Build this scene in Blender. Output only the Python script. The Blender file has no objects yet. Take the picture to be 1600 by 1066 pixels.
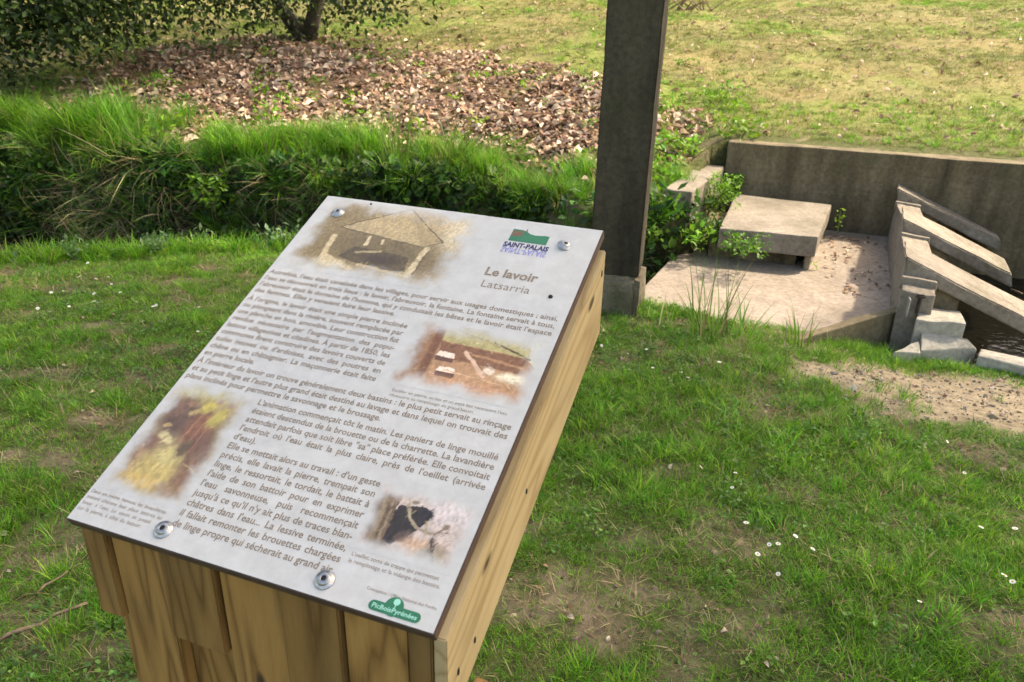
import bpy, bmesh, math, random
import numpy as np
from mathutils import Vector, Matrix, noise as mnoise

random.seed(7)
rng = np.random.default_rng(11)
sc = bpy.context.scene
COL = sc.collection

# ------------------------------------------------------------------ camera
CAM_H = 1.5
RCAM = np.array([[0.9996256087, 0.0273613309, 0.0],
                 [0.0113010888, -0.4128767644, 0.9107167852],
                 [0.0249184233, -0.9103758208, -0.4130313997]])   # columns: right, down, forward
cam_data = bpy.data.cameras.new('camera')
cam_data.sensor_width = 36.0
cam_data.lens = 36.0 * 1210.0 / 1600.0
cam_data.clip_start = 0.05
cam_data.clip_end = 2000.0
cam_data.dof.use_dof = True
cam_data.dof.focus_distance = 1.7
cam_data.dof.aperture_fstop = 9.0
cam = bpy.data.objects.new('camera', cam_data)
COL.objects.link(cam)
M = Matrix.Identity(4)
for r in range(3):
    M[r][0] = RCAM[r][0]; M[r][1] = -RCAM[r][1]; M[r][2] = -RCAM[r][2]
M[2][3] = CAM_H
cam.matrix_world = M
sc.camera = cam

# ------------------------------------------------------------------ light
SUN_AZ, SUN_EL = math.radians(22.0), math.radians(49.0)      # azimuth from +x towards +y
to_sun = Vector((math.cos(SUN_EL) * math.cos(SUN_AZ), math.cos(SUN_EL) * math.sin(SUN_AZ), math.sin(SUN_EL)))
world = bpy.data.worlds.new('World'); sc.world = world; world.use_nodes = True
wn = world.node_tree.nodes; wl = world.node_tree.links
bg = wn['Background']; sky = wn.new('ShaderNodeTexSky')
sky.sky_type = 'NISHITA'; sky.sun_disc = False
sky.sun_elevation = SUN_EL; sky.sun_rotation = math.pi / 2 - SUN_AZ
sky.air_density = 1.0; sky.dust_density = 4.0; sky.ozone_density = 1.0
wl.new(sky.outputs[0], bg.inputs[0]); bg.inputs[1].default_value = 0.15
sl = bpy.data.lights.new('sun', 'SUN'); sl.energy = 2.0; sl.angle = math.radians(3.0); sl.color = (1.0, 0.97, 0.92)
sun = bpy.data.objects.new('sun', sl); COL.objects.link(sun)
sun.rotation_euler = to_sun.to_track_quat('Z', 'Y').to_euler()
sun.location = (30, 2, 30)
sc.view_settings.view_transform = 'Standard'; sc.view_settings.look = 'None'
sc.view_settings.gamma = 1.0; sc.view_settings.use_curve_mapping = False
sc.view_settings.exposure = 1.92
sc.view_settings.use_white_balance = True; sc.view_settings.white_balance_temperature = 8100; sc.view_settings.white_balance_tint = 10
sc.cycles.max_bounces = 4; sc.cycles.diffuse_bounces = 2; sc.cycles.use_light_tree = False; sc.cycles.use_adaptive_sampling = True; sc.cycles.adaptive_threshold = 0.025; sc.cycles.glossy_bounces = 2; sc.cycles.transmission_bounces = 3; sc.cycles.caustics_reflective = False; sc.cycles.caustics_refractive = False

# ------------------------------------------------------------------ helpers
def tag(o, label=None, cat=None, group=None, kind=None):
    if label: o['label'] = label
    if cat: o['category'] = cat
    if group: o['group'] = group
    if kind: o['kind'] = kind
    return o

def empty(name, loc=(0, 0, 0), rot=(0, 0, 0)):
    o = bpy.data.objects.new(name, None); o.empty_display_size = 0.1
    o.location = loc; o.rotation_euler = rot; COL.objects.link(o); return o

def link(name, me, mat=None, parent=None, loc=None, rot=None):
    o = bpy.data.objects.new(name, me)
    if mat is not None and len(me.materials) == 0: me.materials.append(mat)
    COL.objects.link(o)
    if parent is not None: o.parent = parent
    if loc is not None: o.location = loc
    if rot is not None: o.rotation_euler = rot
    return o

def mesh(name, v, f, cols=None, smooth=False):
    me = bpy.data.meshes.new(name)
    me.from_pydata([tuple(map(float, p)) for p in v], [], [tuple(map(int, q)) for q in f])
    if cols is not None:
        a = me.color_attributes.new('Col', 'FLOAT_COLOR', 'POINT')
        c = np.ones((len(v), 4), np.float32); c[:, :np.asarray(cols).shape[1]] = cols
        a.data.foreach_set('color', c.ravel())
    if smooth: me.polygons.foreach_set('use_smooth', [True] * len(me.polygons))
    me.update(); return me

def bp(u, v, z):                         # photograph pixel -> world point at height z
    r = RCAM @ np.array([(u - 800) / 1210.0, (v - 533) / 1210.0, 1.0])
    t = (z - CAM_H) / r[2]; return np.array([r[0] * t, r[1] * t, z])

def _hash(ix, iy, s):
    h = (ix.astype(np.int64) * 374761393 + iy.astype(np.int64) * 668265263 + s * 974634777) & 0x7fffffff
    h = ((h ^ (h >> 13)) * 1274126177) & 0x7fffffff
    return ((h ^ (h >> 16)) & 0xffff) / 65535.0

def vnoise(x, y, s=0):
    x = np.asarray(x, float); y = np.asarray(y, float)
    ix = np.floor(x); iy = np.floor(y); fx = x - ix; fy = y - iy
    fx = fx * fx * (3 - 2 * fx); fy = fy * fy * (3 - 2 * fy)
    ix = ix.astype(np.int64); iy = iy.astype(np.int64)
    a = _hash(ix, iy, s); b = _hash(ix + 1, iy, s); c = _hash(ix, iy + 1, s); d = _hash(ix + 1, iy + 1, s)
    return (a * (1 - fx) + b * fx) * (1 - fy) + (c * (1 - fx) + d * fx) * fy

def fbm(x, y, s=0, o=4):
    t = 0; a = 0.5; n = 0
    for k in range(o):
        t = t + a * vnoise(x * 2 ** k, y * 2 ** k, s + k * 17); n += a; a *= 0.5
    return t / n

def sstep(a, b, x):
    t = np.clip((np.asarray(x, float) - a) / (b - a), 0, 1); return t * t * (3 - 2 * t)

# ------------------------------------------------------------------ materials
def new_mat(name):
    m = bpy.data.materials.new(name); m.use_nodes = True
    return m, m.node_tree.nodes, m.node_tree.links, m.node_tree.nodes['Principled BSDF']

def N(n, kind, **kw):
    x = n.new(kind)
    for k, v in kw.items():
        if k in x.inputs: x.inputs[k].default_value = v
        else: setattr(x, k, v)
    return x

def ramp(n, stops, interp='LINEAR'):
    r = n.new('ShaderNodeValToRGB'); e = r.color_ramp.elements; r.color_ramp.interpolation = interp
    while len(e) < len(stops): e.new(0.5)
    for i, (p, c) in enumerate(stops): e[i].position = p; e[i].color = (*c, 1) if len(c) == 3 else c
    return r

def mixc(n, l, fac, a, b, blend='MIX'):
    m = n.new('ShaderNodeMix'); m.data_type = 'RGBA'; m.blend_type = blend
    for sock, val in ((m.inputs[0], fac), (m.inputs[6], a), (m.inputs[7], b)):
        if hasattr(val, 'is_output'): l.new(val, sock)
        elif isinstance(val, (int, float)): sock.default_value = val
        else: sock.default_value = (*val, 1)
    return m.outputs[2]

def foliage_mat(name, trans=0.35, rough=0.5, var=0.35, spec=0.3):
    m, n, l, p = new_mat(name)
    at = N(n, 'ShaderNodeAttribute', attribute_name='Col')
    oi = n.new('ShaderNodeObjectInfo')
    mr = N(n, 'ShaderNodeMapRange'); l.new(oi.outputs['Random'], mr.inputs[0])
    mr.inputs[3].default_value = 1 - var; mr.inputs[4].default_value = 1 + var
    hs = n.new('ShaderNodeHueSaturation'); l.new(at.outputs['Color'], hs.inputs['Color']); l.new(mr.outputs[0], hs.inputs['Value'])
    mr2 = N(n, 'ShaderNodeMapRange'); mul = N(n, 'ShaderNodeMath', operation='FRACT')
    mm = N(n, 'ShaderNodeMath', operation='MULTIPLY'); l.new(oi.outputs['Random'], mm.inputs[0]); mm.inputs[1].default_value = 17.3
    l.new(mm.outputs[0], mul.inputs[0]); l.new(mul.outputs[0], mr2.inputs[0])
    mr2.inputs[3].default_value = 0.48; mr2.inputs[4].default_value = 0.52; l.new(mr2.outputs[0], hs.inputs['Hue'])
    l.new(hs.outputs[0], p.inputs['Base Color']); p.inputs['Roughness'].default_value = rough
    p.inputs['Specular IOR Level'].default_value = spec
    if trans > 0:
        tr = n.new('ShaderNodeBsdfTranslucent'); l.new(hs.outputs[0], tr.inputs[0])
        mx = n.new('ShaderNodeMixShader'); mx.inputs[0].default_value = trans
        l.new(p.outputs[0], mx.inputs[1]); l.new(tr.outputs[0], mx.inputs[2])
        l.new(mx.outputs[0], n['Material Output'].inputs[0])
    return m

def concrete_mat(name, base, dark, moss=(0.06, 0.07, 0.03), stain=0.5, mossamt=0.15, vert=False, bump=0.35):
    m, n, l, p = new_mat(name)
    tc = n.new('ShaderNodeTexCoord'); mp = n.new('ShaderNodeMapping'); l.new(tc.outputs['Object'], mp.inputs[0])
    if vert: mp.inputs['Scale'].default_value = (1, 1, 0.22)
    big = N(n, 'ShaderNodeTexNoise', Scale=4.5, Detail=7, Roughness=0.62); l.new(mp.outputs[0], big.inputs['Vector'])
    fine = N(n, 'ShaderNodeTexNoise', Scale=38, Detail=6, Roughness=0.65); l.new(tc.outputs['Object'], fine.inputs['Vector'])
    r1 = ramp(n, [(0.5 - 0.16, (0, 0, 0)), (0.5 + 0.16, (1, 1, 1))]); l.new(big.outputs[0], r1.inputs[0])
    sm = N(n, 'ShaderNodeMath', operation='MULTIPLY'); l.new(r1.outputs[0], sm.inputs[0]); sm.inputs[1].default_value = stain
    c1 = mixc(n, l, sm.outputs[0], base, dark)
    r2 = ramp(n, [(0.35, (0.72, 0.71, 0.70)), (0.68, (1.15, 1.14, 1.12))]); l.new(fine.outputs[0], r2.inputs[0])
    c2 = mixc(n, l, 1.0, c1, r2.outputs[0], 'MULTIPLY')
    ms = N(n, 'ShaderNodeTexNoise', Scale=2.3, Detail=8, Roughness=0.7); l.new(tc.outputs['Object'], ms.inputs['Vector'])
    r3 = ramp(n, [(0.52, (0, 0, 0)), (0.66, (1, 1, 1))]); l.new(ms.outputs[0], r3.inputs[0])
    mm = N(n, 'ShaderNodeMath', operation='MULTIPLY'); l.new(r3.outputs[0], mm.inputs[0]); mm.inputs[1].default_value = mossamt
    c3 = mixc(n, l, mm.outputs[0], c2, moss)
    # small dark pits
    vo = N(n, 'ShaderNodeTexVoronoi', Scale=55); l.new(tc.outputs['Object'], vo.inputs['Vector'])
    r4 = ramp(n, [(0.06, (0.45, 0.43, 0.4)), (0.14, (1, 1, 1))]); l.new(vo.outputs['Distance'], r4.inputs[0])
    c4 = mixc(n, l, 0.6, c3, mixc(n, l, 1.0, c3, r4.outputs[0], 'MULTIPLY'))
    l.new(c4, p.inputs['Base Color']); p.inputs['Roughness'].default_value = 0.92; p.inputs['Specular IOR Level'].default_value = 0.2
    b = N(n, 'ShaderNodeBump', Strength=bump, Distance=0.012)
    ad = N(n, 'ShaderNodeMath', operation='ADD'); l.new(fine.outputs[0], ad.inputs[0]); l.new(big.outputs[0], ad.inputs[1])
    l.new(ad.outputs[0], b.inputs['Height']); l.new(b.outputs[0], p.inputs['Normal'])
    return m

def wood_mat(name, light, dark, axis='Z', green=0.25):
    m, n, l, p = new_mat(name)
    tc = n.new('ShaderNodeTexCoord'); oi = n.new('ShaderNodeObjectInfo')
    off = N(n, 'ShaderNodeVectorMath', operation='SCALE'); cmb = n.new('ShaderNodeCombineXYZ')
    for i, k in enumerate((7.3, 3.1, 11.7)):
        q = N(n, 'ShaderNodeMath', operation='MULTIPLY'); l.new(oi.outputs['Random'], q.inputs[0]); q.inputs[1].default_value = k; l.new(q.outputs[0], cmb.inputs[i])
    ad = N(n, 'ShaderNodeVectorMath', operation='ADD'); l.new(tc.outputs['Object'], ad.inputs[0]); l.new(cmb.outputs[0], ad.inputs[1])
    sc_ = {'Z': (1, 1, 0.09), 'Y': (1, 0.09, 1)}[axis]
    mp = n.new('ShaderNodeMapping'); l.new(ad.outputs[0], mp.inputs[0]); mp.inputs['Scale'].default_value = sc_
    # growth rings, bent by a slow noise
    wr = N(n, 'ShaderNodeTexNoise', Scale=9, Detail=2); l.new(mp.outputs[0], wr.inputs['Vector'])
    wm = N(n, 'ShaderNodeMath', operation='MULTIPLY'); l.new(wr.outputs[0], wm.inputs[0]); wm.inputs[1].default_value = 75.0
    sn = N(n, 'ShaderNodeMath', operation='SINE'); l.new(wm.outputs[0], sn.inputs[0])
    fi = N(n, 'ShaderNodeTexNoise', Scale=300, Detail=4, Roughness=0.6); l.new(mp.outputs[0], fi.inputs['Vector'])
    ma = N(n, 'ShaderNodeMapRange'); l.new(sn.outputs[0], ma.inputs[0]); ma.inputs[1].default_value = -1
    fac = N(n, 'ShaderNodeMath', operation='MULTIPLY_ADD'); l.new(fi.outputs[0], fac.inputs[0]); fac.inputs[1].default_value = 0.5
    pw = N(n, 'ShaderNodeMath', operation='POWER'); l.new(ma.outputs[0], pw.inputs[0]); pw.inputs[1].default_value = 0.45
    hf = N(n, 'ShaderNodeMath', operation='MULTIPLY'); l.new(pw.outputs[0], hf.inputs[0]); hf.inputs[1].default_value = 0.55
    l.new(hf.outputs[0], fac.inputs[2])
    rp = ramp(n, [(0.22, dark), (0.50, tuple(.5 * (a + b) for a, b in zip(dark, light))), (0.85, light)]); l.new(fac.outputs[0], rp.inputs[0])
    # per-plank tone, green treatment blotches, knots
    mr = N(n, 'ShaderNodeMapRange'); l.new(oi.outputs['Random'], mr.inputs[0]); mr.inputs[3].default_value = 0.62; mr.inputs[4].default_value = 1.18
    hs = n.new('ShaderNodeHueSaturation'); l.new(rp.outputs[0], hs.inputs['Color']); l.new(mr.outputs[0], hs.inputs['Value'])
    gn = N(n, 'ShaderNodeTexNoise', Scale=5, Detail=4); l.new(ad.outputs[0], gn.inputs['Vector'])
    gr = ramp(n, [(0.5, (0, 0, 0)), (0.7, (1, 1, 1))]); l.new(gn.outputs[0], gr.inputs[0])
    gm = N(n, 'ShaderNodeMath', operation='MULTIPLY'); l.new(gr.outputs[0], gm.inputs[0]); gm.inputs[1].default_value = green
    c = mixc(n, l, gm.outputs[0], hs.outputs[0], (0.12, 0.13, 0.07))
    kv = N(n, 'ShaderNodeTexVoronoi', Scale=5.5); kmp = n.new('ShaderNodeMapping'); l.new(ad.outputs[0], kmp.inputs[0])
    kmp.inputs['Scale'].default_value = {'Z': (1.6, 1.6, 0.7), 'Y': (1.6, 0.7, 1.6)}[axis]; l.new(kmp.outputs[0], kv.inputs['Vector'])
    kr = ramp(n, [(0.05, (1, 1, 1)), (0.10, (0, 0, 0))]); l.new(kv.outputs['Distance'], kr.inputs[0])
    c = mixc(n, l, kr.outputs[0], c, (0.06, 0.035, 0.02))
    l.new(c, p.inputs['Base Color']); p.inputs['Roughness'].default_value = 0.68; p.inputs['Specular IOR Level'].default_value = 0.3
    b = N(n, 'ShaderNodeBump', Strength=0.25, Distance=0.002); l.new(fac.outputs[0], b.inputs['Height']); l.new(b.outputs[0], p.inputs['Normal'])
    return m

def plain_mat(name, col, rough=0.6, metal=0.0, spec=0.4, noise=0.0, nscale=30):
    m, n, l, p = new_mat(name)
    p.inputs['Roughness'].default_value = rough; p.inputs['Metallic'].default_value = metal; p.inputs['Specular IOR Level'].default_value = spec
    tc = n.new('ShaderNodeTexCoord'); t = N(n, 'ShaderNodeTexNoise', Scale=nscale, Detail=5); l.new(tc.outputs['Object'], t.inputs['Vector'])
    r = ramp(n, [(0.3, tuple(c * (1 - noise) for c in col)), (0.7, tuple(min(1, c * (1 + noise)) for c in col))]); l.new(t.outputs[0], r.inputs[0])
    l.new(r.outputs[0], p.inputs['Base Color']); return m

def print_mat(name):
    """printed laminate: mottled off-white paper tone; where Col has alpha the print shows"""
    m, n, l, p = new_mat(name)
    tc = n.new('ShaderNodeTexCoord')
    t1 = N(n, 'ShaderNodeTexNoise', Scale=28, Detail=7, Roughness=0.65); l.new(tc.outputs['Object'], t1.inputs['Vector'])
    r = ramp(n, [(0.35, (0.485, 0.462, 0.420)), (0.5, (0.525, 0.502, 0.457)), (0.65, (0.56, 0.537, 0.495))]); l.new(t1.outputs[0], r.inputs[0])
    at = N(n, 'ShaderNodeAttribute', attribute_name='Col')
    c = mixc(n, l, at.outputs['Alpha'], r.outputs[0], at.outputs['Color'])
    l.new(c, p.inputs['Base Color']); rr_ = ramp(n, [(0.3, (.30, .30, .30)), (0.7, (.5, .5, .5))]); t2 = N(n, 'ShaderNodeTexNoise', Scale=9, Detail=6); l.new(tc.outputs['Object'], t2.inputs['Vector']); l.new(t2.outputs[0], rr_.inputs[0]); l.new(rr_.outputs[0], p.inputs['Roughness']); p.inputs['Specular IOR Level'].default_value = 0.45
    return m

FOL = foliage_mat('foliage', trans=.42)
FOLT = foliage_mat('tree_foliage', trans=0.25, rough=0.5, var=0.0, spec=0.25)
DRYL = foliage_mat('dry_leaf', trans=0.12, rough=0.75, var=0.4, spec=0.15)
PETAL = foliage_mat('petal', trans=0.25, rough=0.6, var=0.05)

# ------------------------------------------------------------------ terrain shape
NX = [-60, -6, -3.1, -2.5, -2.0, -1.3, -0.5, 0.1, 0.5, 0.72, 1.15, 1.5, 1.75, 2.05, 2.35, 2.75, 4, 8, 60]
NY = [2.0, 4.05, 4.32, 4.44, 4.6, 4.78, 4.72, 4.45, 4.02, 3.86, 3.66, 3.60, 3.56, 3.42, 3.34, 3.2, 2.75, 1.6, -12]
FX = [-60, -6, -4.2, -2.6, -1.0, -0.26, 0.41, 1.0, 1.22, 1.30, 1.50, 1.6, 3.5, 8, 60]
FY = [9.0, 6.5, 6.25, 6.15, 5.80, 5.55, 5.12, 4.98, 5.10, 5.60, 6.02, 6.05, 5.46, 4.06, -12]
EL = [0, .5, 1, 2.3, 3.5, 8, 14, 30, 100, 400]
ZL = [.2, .33, .45, .70, .87, 1.36, 1.95, 3.5, 9, 30]
ER = [0, 2, 4, 8, 14, 30, 100, 400]
ZR = [.483, .68, .92, 1.36, 1.95, 3.5, 9, 30]

def edge_n(x): return np.interp(x, NX, NY)
def edge_f(x): return np.interp(x, FX, FY)

def terrain(x, y):
    x = np.asarray(x, float); y = np.asarray(y, float)
    yn = edge_n(x) + (fbm(x * 2.3, y * 0, 5) - .5) * .16 * (x < .6)
    yf = edge_f(x) + (fbm(x * 2.1, y * 0, 9) - .5) * .22 * (x < .9)
    bumps = (fbm(x * 1.7, y * 1.7, 1) - .5) * .05 + (fbm(x * 9, y * 9, 2) - .5) * .022
    dip = -.095 * sstep(1.1, 2.1, x) * sstep(2.3, 3.3, y)
    near = bumps + dip - .02 * sstep(-.5, 0, y - yn)
    e = np.maximum(y - yf, 0)
    wr = sstep(1.1, 1.6, x)
    far = np.interp(e, EL, ZL) * (1 - wr) + np.interp(e, ER, ZR) * wr
    far = far + bumps * (1.0 + 1.2 * sstep(0, 3, e)) * np.where(wr > .5, sstep(0.1, .8, e), 1)
    d1 = y - yn; d2 = yf - y
    w2 = np.where(x > 1.25, .07, .24)
    s1 = sstep(0, .32, d1); s2 = np.clip(d2 / w2, 0, 1); s2 = s2 * s2 * (3 - 2 * s2)
    zb = -.62 + bumps
    ditch = zb + (near - zb) * (1 - s1) + (far - zb) * (1 - s2)
    return np.where(d1 <= 0, near, np.where(d2 <= 0, far, ditch))

def zt(x, y): return float(terrain(np.array([x]), np.array([y]))[0])

BARE = [(1480, 592, .60, .34), (1610, 605, .65, .42), (1350, 578, .36, .16), (1050, 735, .12, .05), (860, 940, .16, .10), (930, 985, .14, .07), (170, 515, .22, .08),
        (265, 555, .2, .07), (60, 585, .25, .07), (190, 655, .22, .07), (95, 830, .14, .08), (40, 960, .16, .08), (60, 720, .14, .06),
        (1500, 700, .2, .07), (1000, 850, .12, .05), (250, 440, .35, .08), (70, 450, .3, .07), (960, 560, .12, .06), (1260, 770, .1, .04), (820, 820, .07, .05)]
BARE = [(*bp(u, v, 0)[:2], a, b) for u, v, a, b in BARE]
LUSH = [(1150, 690, .45, .22), (1020, 620, .35, .2), (1290, 680, .3, .15), (60, 560, .3, .12), (330, 510, .25, .1), (1380, 1000, .25, .12), (210, 640, .18, .06),
        (1100, 800, .3, .1), (880, 620, .2, .15), (1230, 600, .25, .12), (1500, 920, .3, .12), (60, 640, .2, .08)]
LUSH = [(*bp(u, v, 0)[:2], a, b) for u, v, a, b in LUSH]

def spots(x, y, L):
    t = np.zeros_like(x)
    wob = (fbm(x * 7, y * 7, 31) - .5) * 1.5
    for cx, cy, a, b in L:
        q = ((x - cx) / a) ** 2 + ((y - cy) / b) ** 2
        t = np.maximum(t, 1 - sstep(.4, 1.5, q + wob))
    return t

def bare_mask(x, y):
    n = sstep(.49, .69, fbm(x * 4.6 + 4, y * 6.4, 40)); m = sstep(.30, .60, fbm(x * 13, y * 15, 43))
    return np.clip(np.maximum(spots(x, y, BARE) * (.35 + .65 * m), n * .8 * (.4 + .6 * m)), 0, 1)

def litter_mask(x, y):
    e = y - edge_f(x)
    m = sstep(.15, .6, e) * (1 - sstep(2.6, 4.2, e + (fbm(x * 1.7, y * 1.7, 61) - .5) * 2.8 + .35 * (x + 1) * (x > -1)))
    m = m * (1 - sstep(.55, 1.5, x + (fbm(x * 2, y * 2, 62) - .5) * 1.6)) * (1 - .35 * sstep(.56, .68, fbm(x * 1.9 + 5, y * 1.9, 66))) * sstep(-4.7, -3.5, x + (fbm(x * 2, y * 2, 64) - .5))
    return m

# ------------------------------------------------------------------ ground sheet
def axis(parts):
    out = [np.arange(a, b - 1e-9, s) for a, b, s in parts]; return np.unique(np.round(np.concatenate(out), 4))
gx = axis([(-400, -60, 34), (-60, -14, 3), (-14, -5, .3), (-5, 5, .05), (5, 14, .3), (14, 60, 3), (60, 401, 34)])
gy = axis([(-300, -40, 26), (-40, -4, 3), (-4, .4, .25), (.4, 7.2, .05), (7.2, 16, .12), (16, 60, 2), (60, 420, 30)])
GX, GY = np.meshgrid(gx, gy)
GZ = terrain(GX, GY)
v = np.stack([GX.ravel(), GY.ravel(), GZ.ravel()], 1)
nxg, nyg = len(gx), len(gy)
i, j = np.meshgrid(np.arange(nxg - 1), np.arange(nyg - 1)); q = (j * nxg + i).ravel()
f = np.stack([q, q + 1, q + 1 + nxg, q + nxg], 1)
X, Y = v[:, 0], v[:, 1]
soil = np.array([.115, .085, .055]); dirt = np.array([.27, .222, .155]); gsoil = np.array([.075, .085, .03]); fars = np.array([.175, .163, .068]); mud = np.array([.030, .024, .014])
bm_ = bare_mask(X, Y)[:, None]
c = gsoil * (1 - bm_) + (soil * .45 + dirt * .55) * bm_
dz = spots(X, Y, BARE[:3])[:, None]; c = c * (1 - dz) + dirt * 1.2 * dz
e = (Y - edge_f(X))
fm = sstep(.1, .9, e)[:, None]
fc = fars * (0.8 + .5 * fbm(X * 1.3, Y * 1.3, 77))[:, None]
gg = sstep(.42, .62, fbm(X * .9 + 9, Y * .9, 78))[:, None]; fc = fc * (1 - .75 * gg) + np.array([.14, .19, .04]) * .75 * gg
bp_ = sstep(.50, .66, fbm(X * 1.2 + 30, Y * 1.6, 79))[:, None]; fc = fc * (1 - .45 * bp_) + np.array([.20, .145, .07]) * .45 * bp_
lm = litter_mask(X, Y)[:, None]; fc = fc * (1 - lm) + np.array([.13, .085, .06]) * lm
c = c * (1 - fm) + fc * fm
dm = (sstep(.02, .2, Y - edge_n(X)) * sstep(-.05, .15, edge_f(X) - Y))[:, None]
c = c * (1 - dm) + mud * dm
gme = mesh('ground', v, f, c, smooth=True)
gm, n, l, p = new_mat('earth')
at = N(n, 'ShaderNodeAttribute', attribute_name='Col'); tc = n.new('ShaderNodeTexCoord')
t1 = N(n, 'ShaderNodeTexNoise', Scale=22, Detail=8, Roughness=.7); l.new(tc.outputs['Object'], t1.inputs['Vector'])
r1 = ramp(n, [(.3, (.55, .53, .5)), (.7, (1.4, 1.38, 1.3))]); l.new(t1.outputs[0], r1.inputs[0])
l.new(mixc(n, l, 1.0, at.outputs['Color'], r1.outputs[0], 'MULTIPLY'), p.inputs['Base Color'])
p.inputs['Roughness'].default_value = .95; p.inputs['Specular IOR Level'].default_value = .15
b_ = N(n, 'ShaderNodeBump', Strength=.7, Distance=.03); l.new(t1.outputs[0], b_.inputs['Height']); l.new(b_.outputs[0], p.inputs['Normal'])
tag(link('ground', gme, gm), kind='structure')

# water of the stream and of the washing pool
wm_, n, l, p = new_mat('stream_water')
p.inputs['Base Color'].default_value = (.005, .0045, .003, 1); p.inputs['Roughness'].default_value = .06; p.inputs['IOR'].default_value = 1.33
tc = n.new('ShaderNodeTexCoord'); t1 = N(n, 'ShaderNodeTexNoise', Scale=16, Detail=5); l.new(tc.outputs['Object'], t1.inputs['Vector'])
b_ = N(n, 'ShaderNodeBump', Strength=.25, Distance=.04); l.new(t1.outputs[0], b_.inputs['Height']); l.new(b_.outputs[0], p.inputs['Normal'])
wx = np.linspace(-14, 14, 57); wv = []; wf = []
for k, x in enumerate(wx):
    wv += [(x, float(edge_n(x)) - .05, -.30 if x > 2 else -.42), (x, float(edge_f(x)) + .12, -.30 if x > 2 else -.42)]
    if k: wf.append((2 * k - 2, 2 * k, 2 * k + 1, 2 * k - 1))
tag(link('water', mesh('water', wv, wf), wm_), kind='structure')

# ------------------------------------------------------------------ concrete washhouse parts
C_PALE = concrete_mat('pale_concrete', (.28, .245, .20), (.13, .108, .08), stain=.65, mossamt=.28)
C_FLOOR = concrete_mat('floor_concrete', (.325, .275, .23), (.20, .165, .125), stain=.75, mossamt=.10)
C_WALL = concrete_mat('wall_concrete', (.23, .185, .115), (.070, .056, .033), stain=.95, mossamt=.45, vert=True)
C_PILLAR = concrete_mat('pillar_concrete', (.092, .077, .052), (.030, .025, .017), stain=1.0, mossamt=.35, vert=True)
C_GREY = concrete_mat('grey_concrete', (.40, .375, .32), (.22, .205, .165), stain=.5, mossamt=.3)
C_SIDE = concrete_mat('weathered_concrete', (.27, .235, .19), (.14, .115, .085), stain=.7, mossamt=.3)
C_RUBBLE = concrete_mat('rubble_footing', (.25, .215, .15), (.09, .078, .052), stain=.9, mossamt=.35, bump=.9)

def block(name, tops, zb, mat, parent=None, bevel=.010, jit=.007, cuts=4, batter=0.0):
    """a cast block: polygon of top corners (x, y, z), counter-clockwise, down to zb"""
    bm = bmesh.new(); n_ = len(tops)
    cx = sum(t[0] for t in tops) / n_; cy = sum(t[1] for t in tops) / n_
    zbs = zb if isinstance(zb, (list, tuple)) else [zb] * n_
    tv = [bm.verts.new(t) for t in tops]
    bv = [bm.verts.new((t[0] + (t[0] - cx) * batter, t[1] + (t[1] - cy) * batter, z)) for t, z in zip(tops, zbs)]
    bm.faces.new(tv); bm.faces.new(bv[::-1])
    for k in range(n_): bm.faces.new((tv[k], bv[k], bv[(k + 1) % n_], tv[(k + 1) % n_]))
    bmesh.ops.recalc_face_normals(bm, faces=bm.faces)
    bmesh.ops.bevel(bm, geom=list(bm.edges), offset=bevel, segments=2, affect='EDGES', profile=.6)
    if cuts:
        long_e = [e for e in bm.edges if e.calc_length() > .06]
        bmesh.ops.subdivide_edges(bm, edges=long_e, cuts=cuts, use_grid_fill=True)
    sd = random.random() * 50
    for vv in bm.verts:
        nv = mnoise.noise_vector(vv.co * 9 + Vector((sd, 0, 0))); nf = mnoise.noise_vector(vv.co * 31 + Vector((sd, 3, 0)))
        vv.co += nv * jit + nf * jit * .7
    org = Vector((cx, cy, min(zbs)))
    for vv in bm.verts: vv.co -= org
    me = bpy.data.meshes.new(name); bm.to_mesh(me); bm.free()
    o = link(name, me, mat, parent)
    if parent is None: o.location = org
    else: o.location = org - parent.location
    return o

def P2(u, v, z): q = bp(u, v, z); return (float(q[0]), float(q[1]), z)

ZF = -.08
A = Vector((.956, -.292, 0)); B = Vector((.293, .956, 0)); BW = Vector((.393, .92, 0))
# dry standing floor
fl = [(0.70, 3.80), (1.15, 3.60), (1.50, 3.56), (2.12, 3.78), (2.22, 4.05), (2.80, 5.50), (1.95, 5.80), (1.32, 5.28), (1.03, 4.86), (0.77, 4.32), (0.73, 4.15)]
tag(block('basin_floor', [(x, y, ZF) for x, y in fl], -.60, C_FLOOR, bevel=.012, jit=.005, cuts=0), kind='structure')

# back retaining wall
w0 = Vector((1.585, 5.93, 0)); wdir = Vector((.956, -.295, 0)); wn_ = Vector((.295, .956, 0))
L_ = 7.5
tp = [w0, w0 + wdir * L_, w0 + wdir * L_ + wn_ * .17, w0 + wn_ * .17]
tag(block('retaining_wall', [(t.x, t.y, 0.503 - .002 * k) for k, t in enumerate(tp)], -.62, C_WALL, bevel=.012, jit=.006, cuts=24),
    'long low mossy concrete retaining wall below the sunlit lawn', 'wall')

# low wall at the side of the slab
tag(block('side_wall', [(.975, 5.07, .33), (1.15, 5.01, .33), (1.575, 5.90, .325), (1.39, 5.97, .325)], -.62, C_SIDE, bevel=.012, jit=.006, cuts=6),
    'short low grey concrete wall overgrown with weeds behind the pillar', 'wall')

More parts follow.
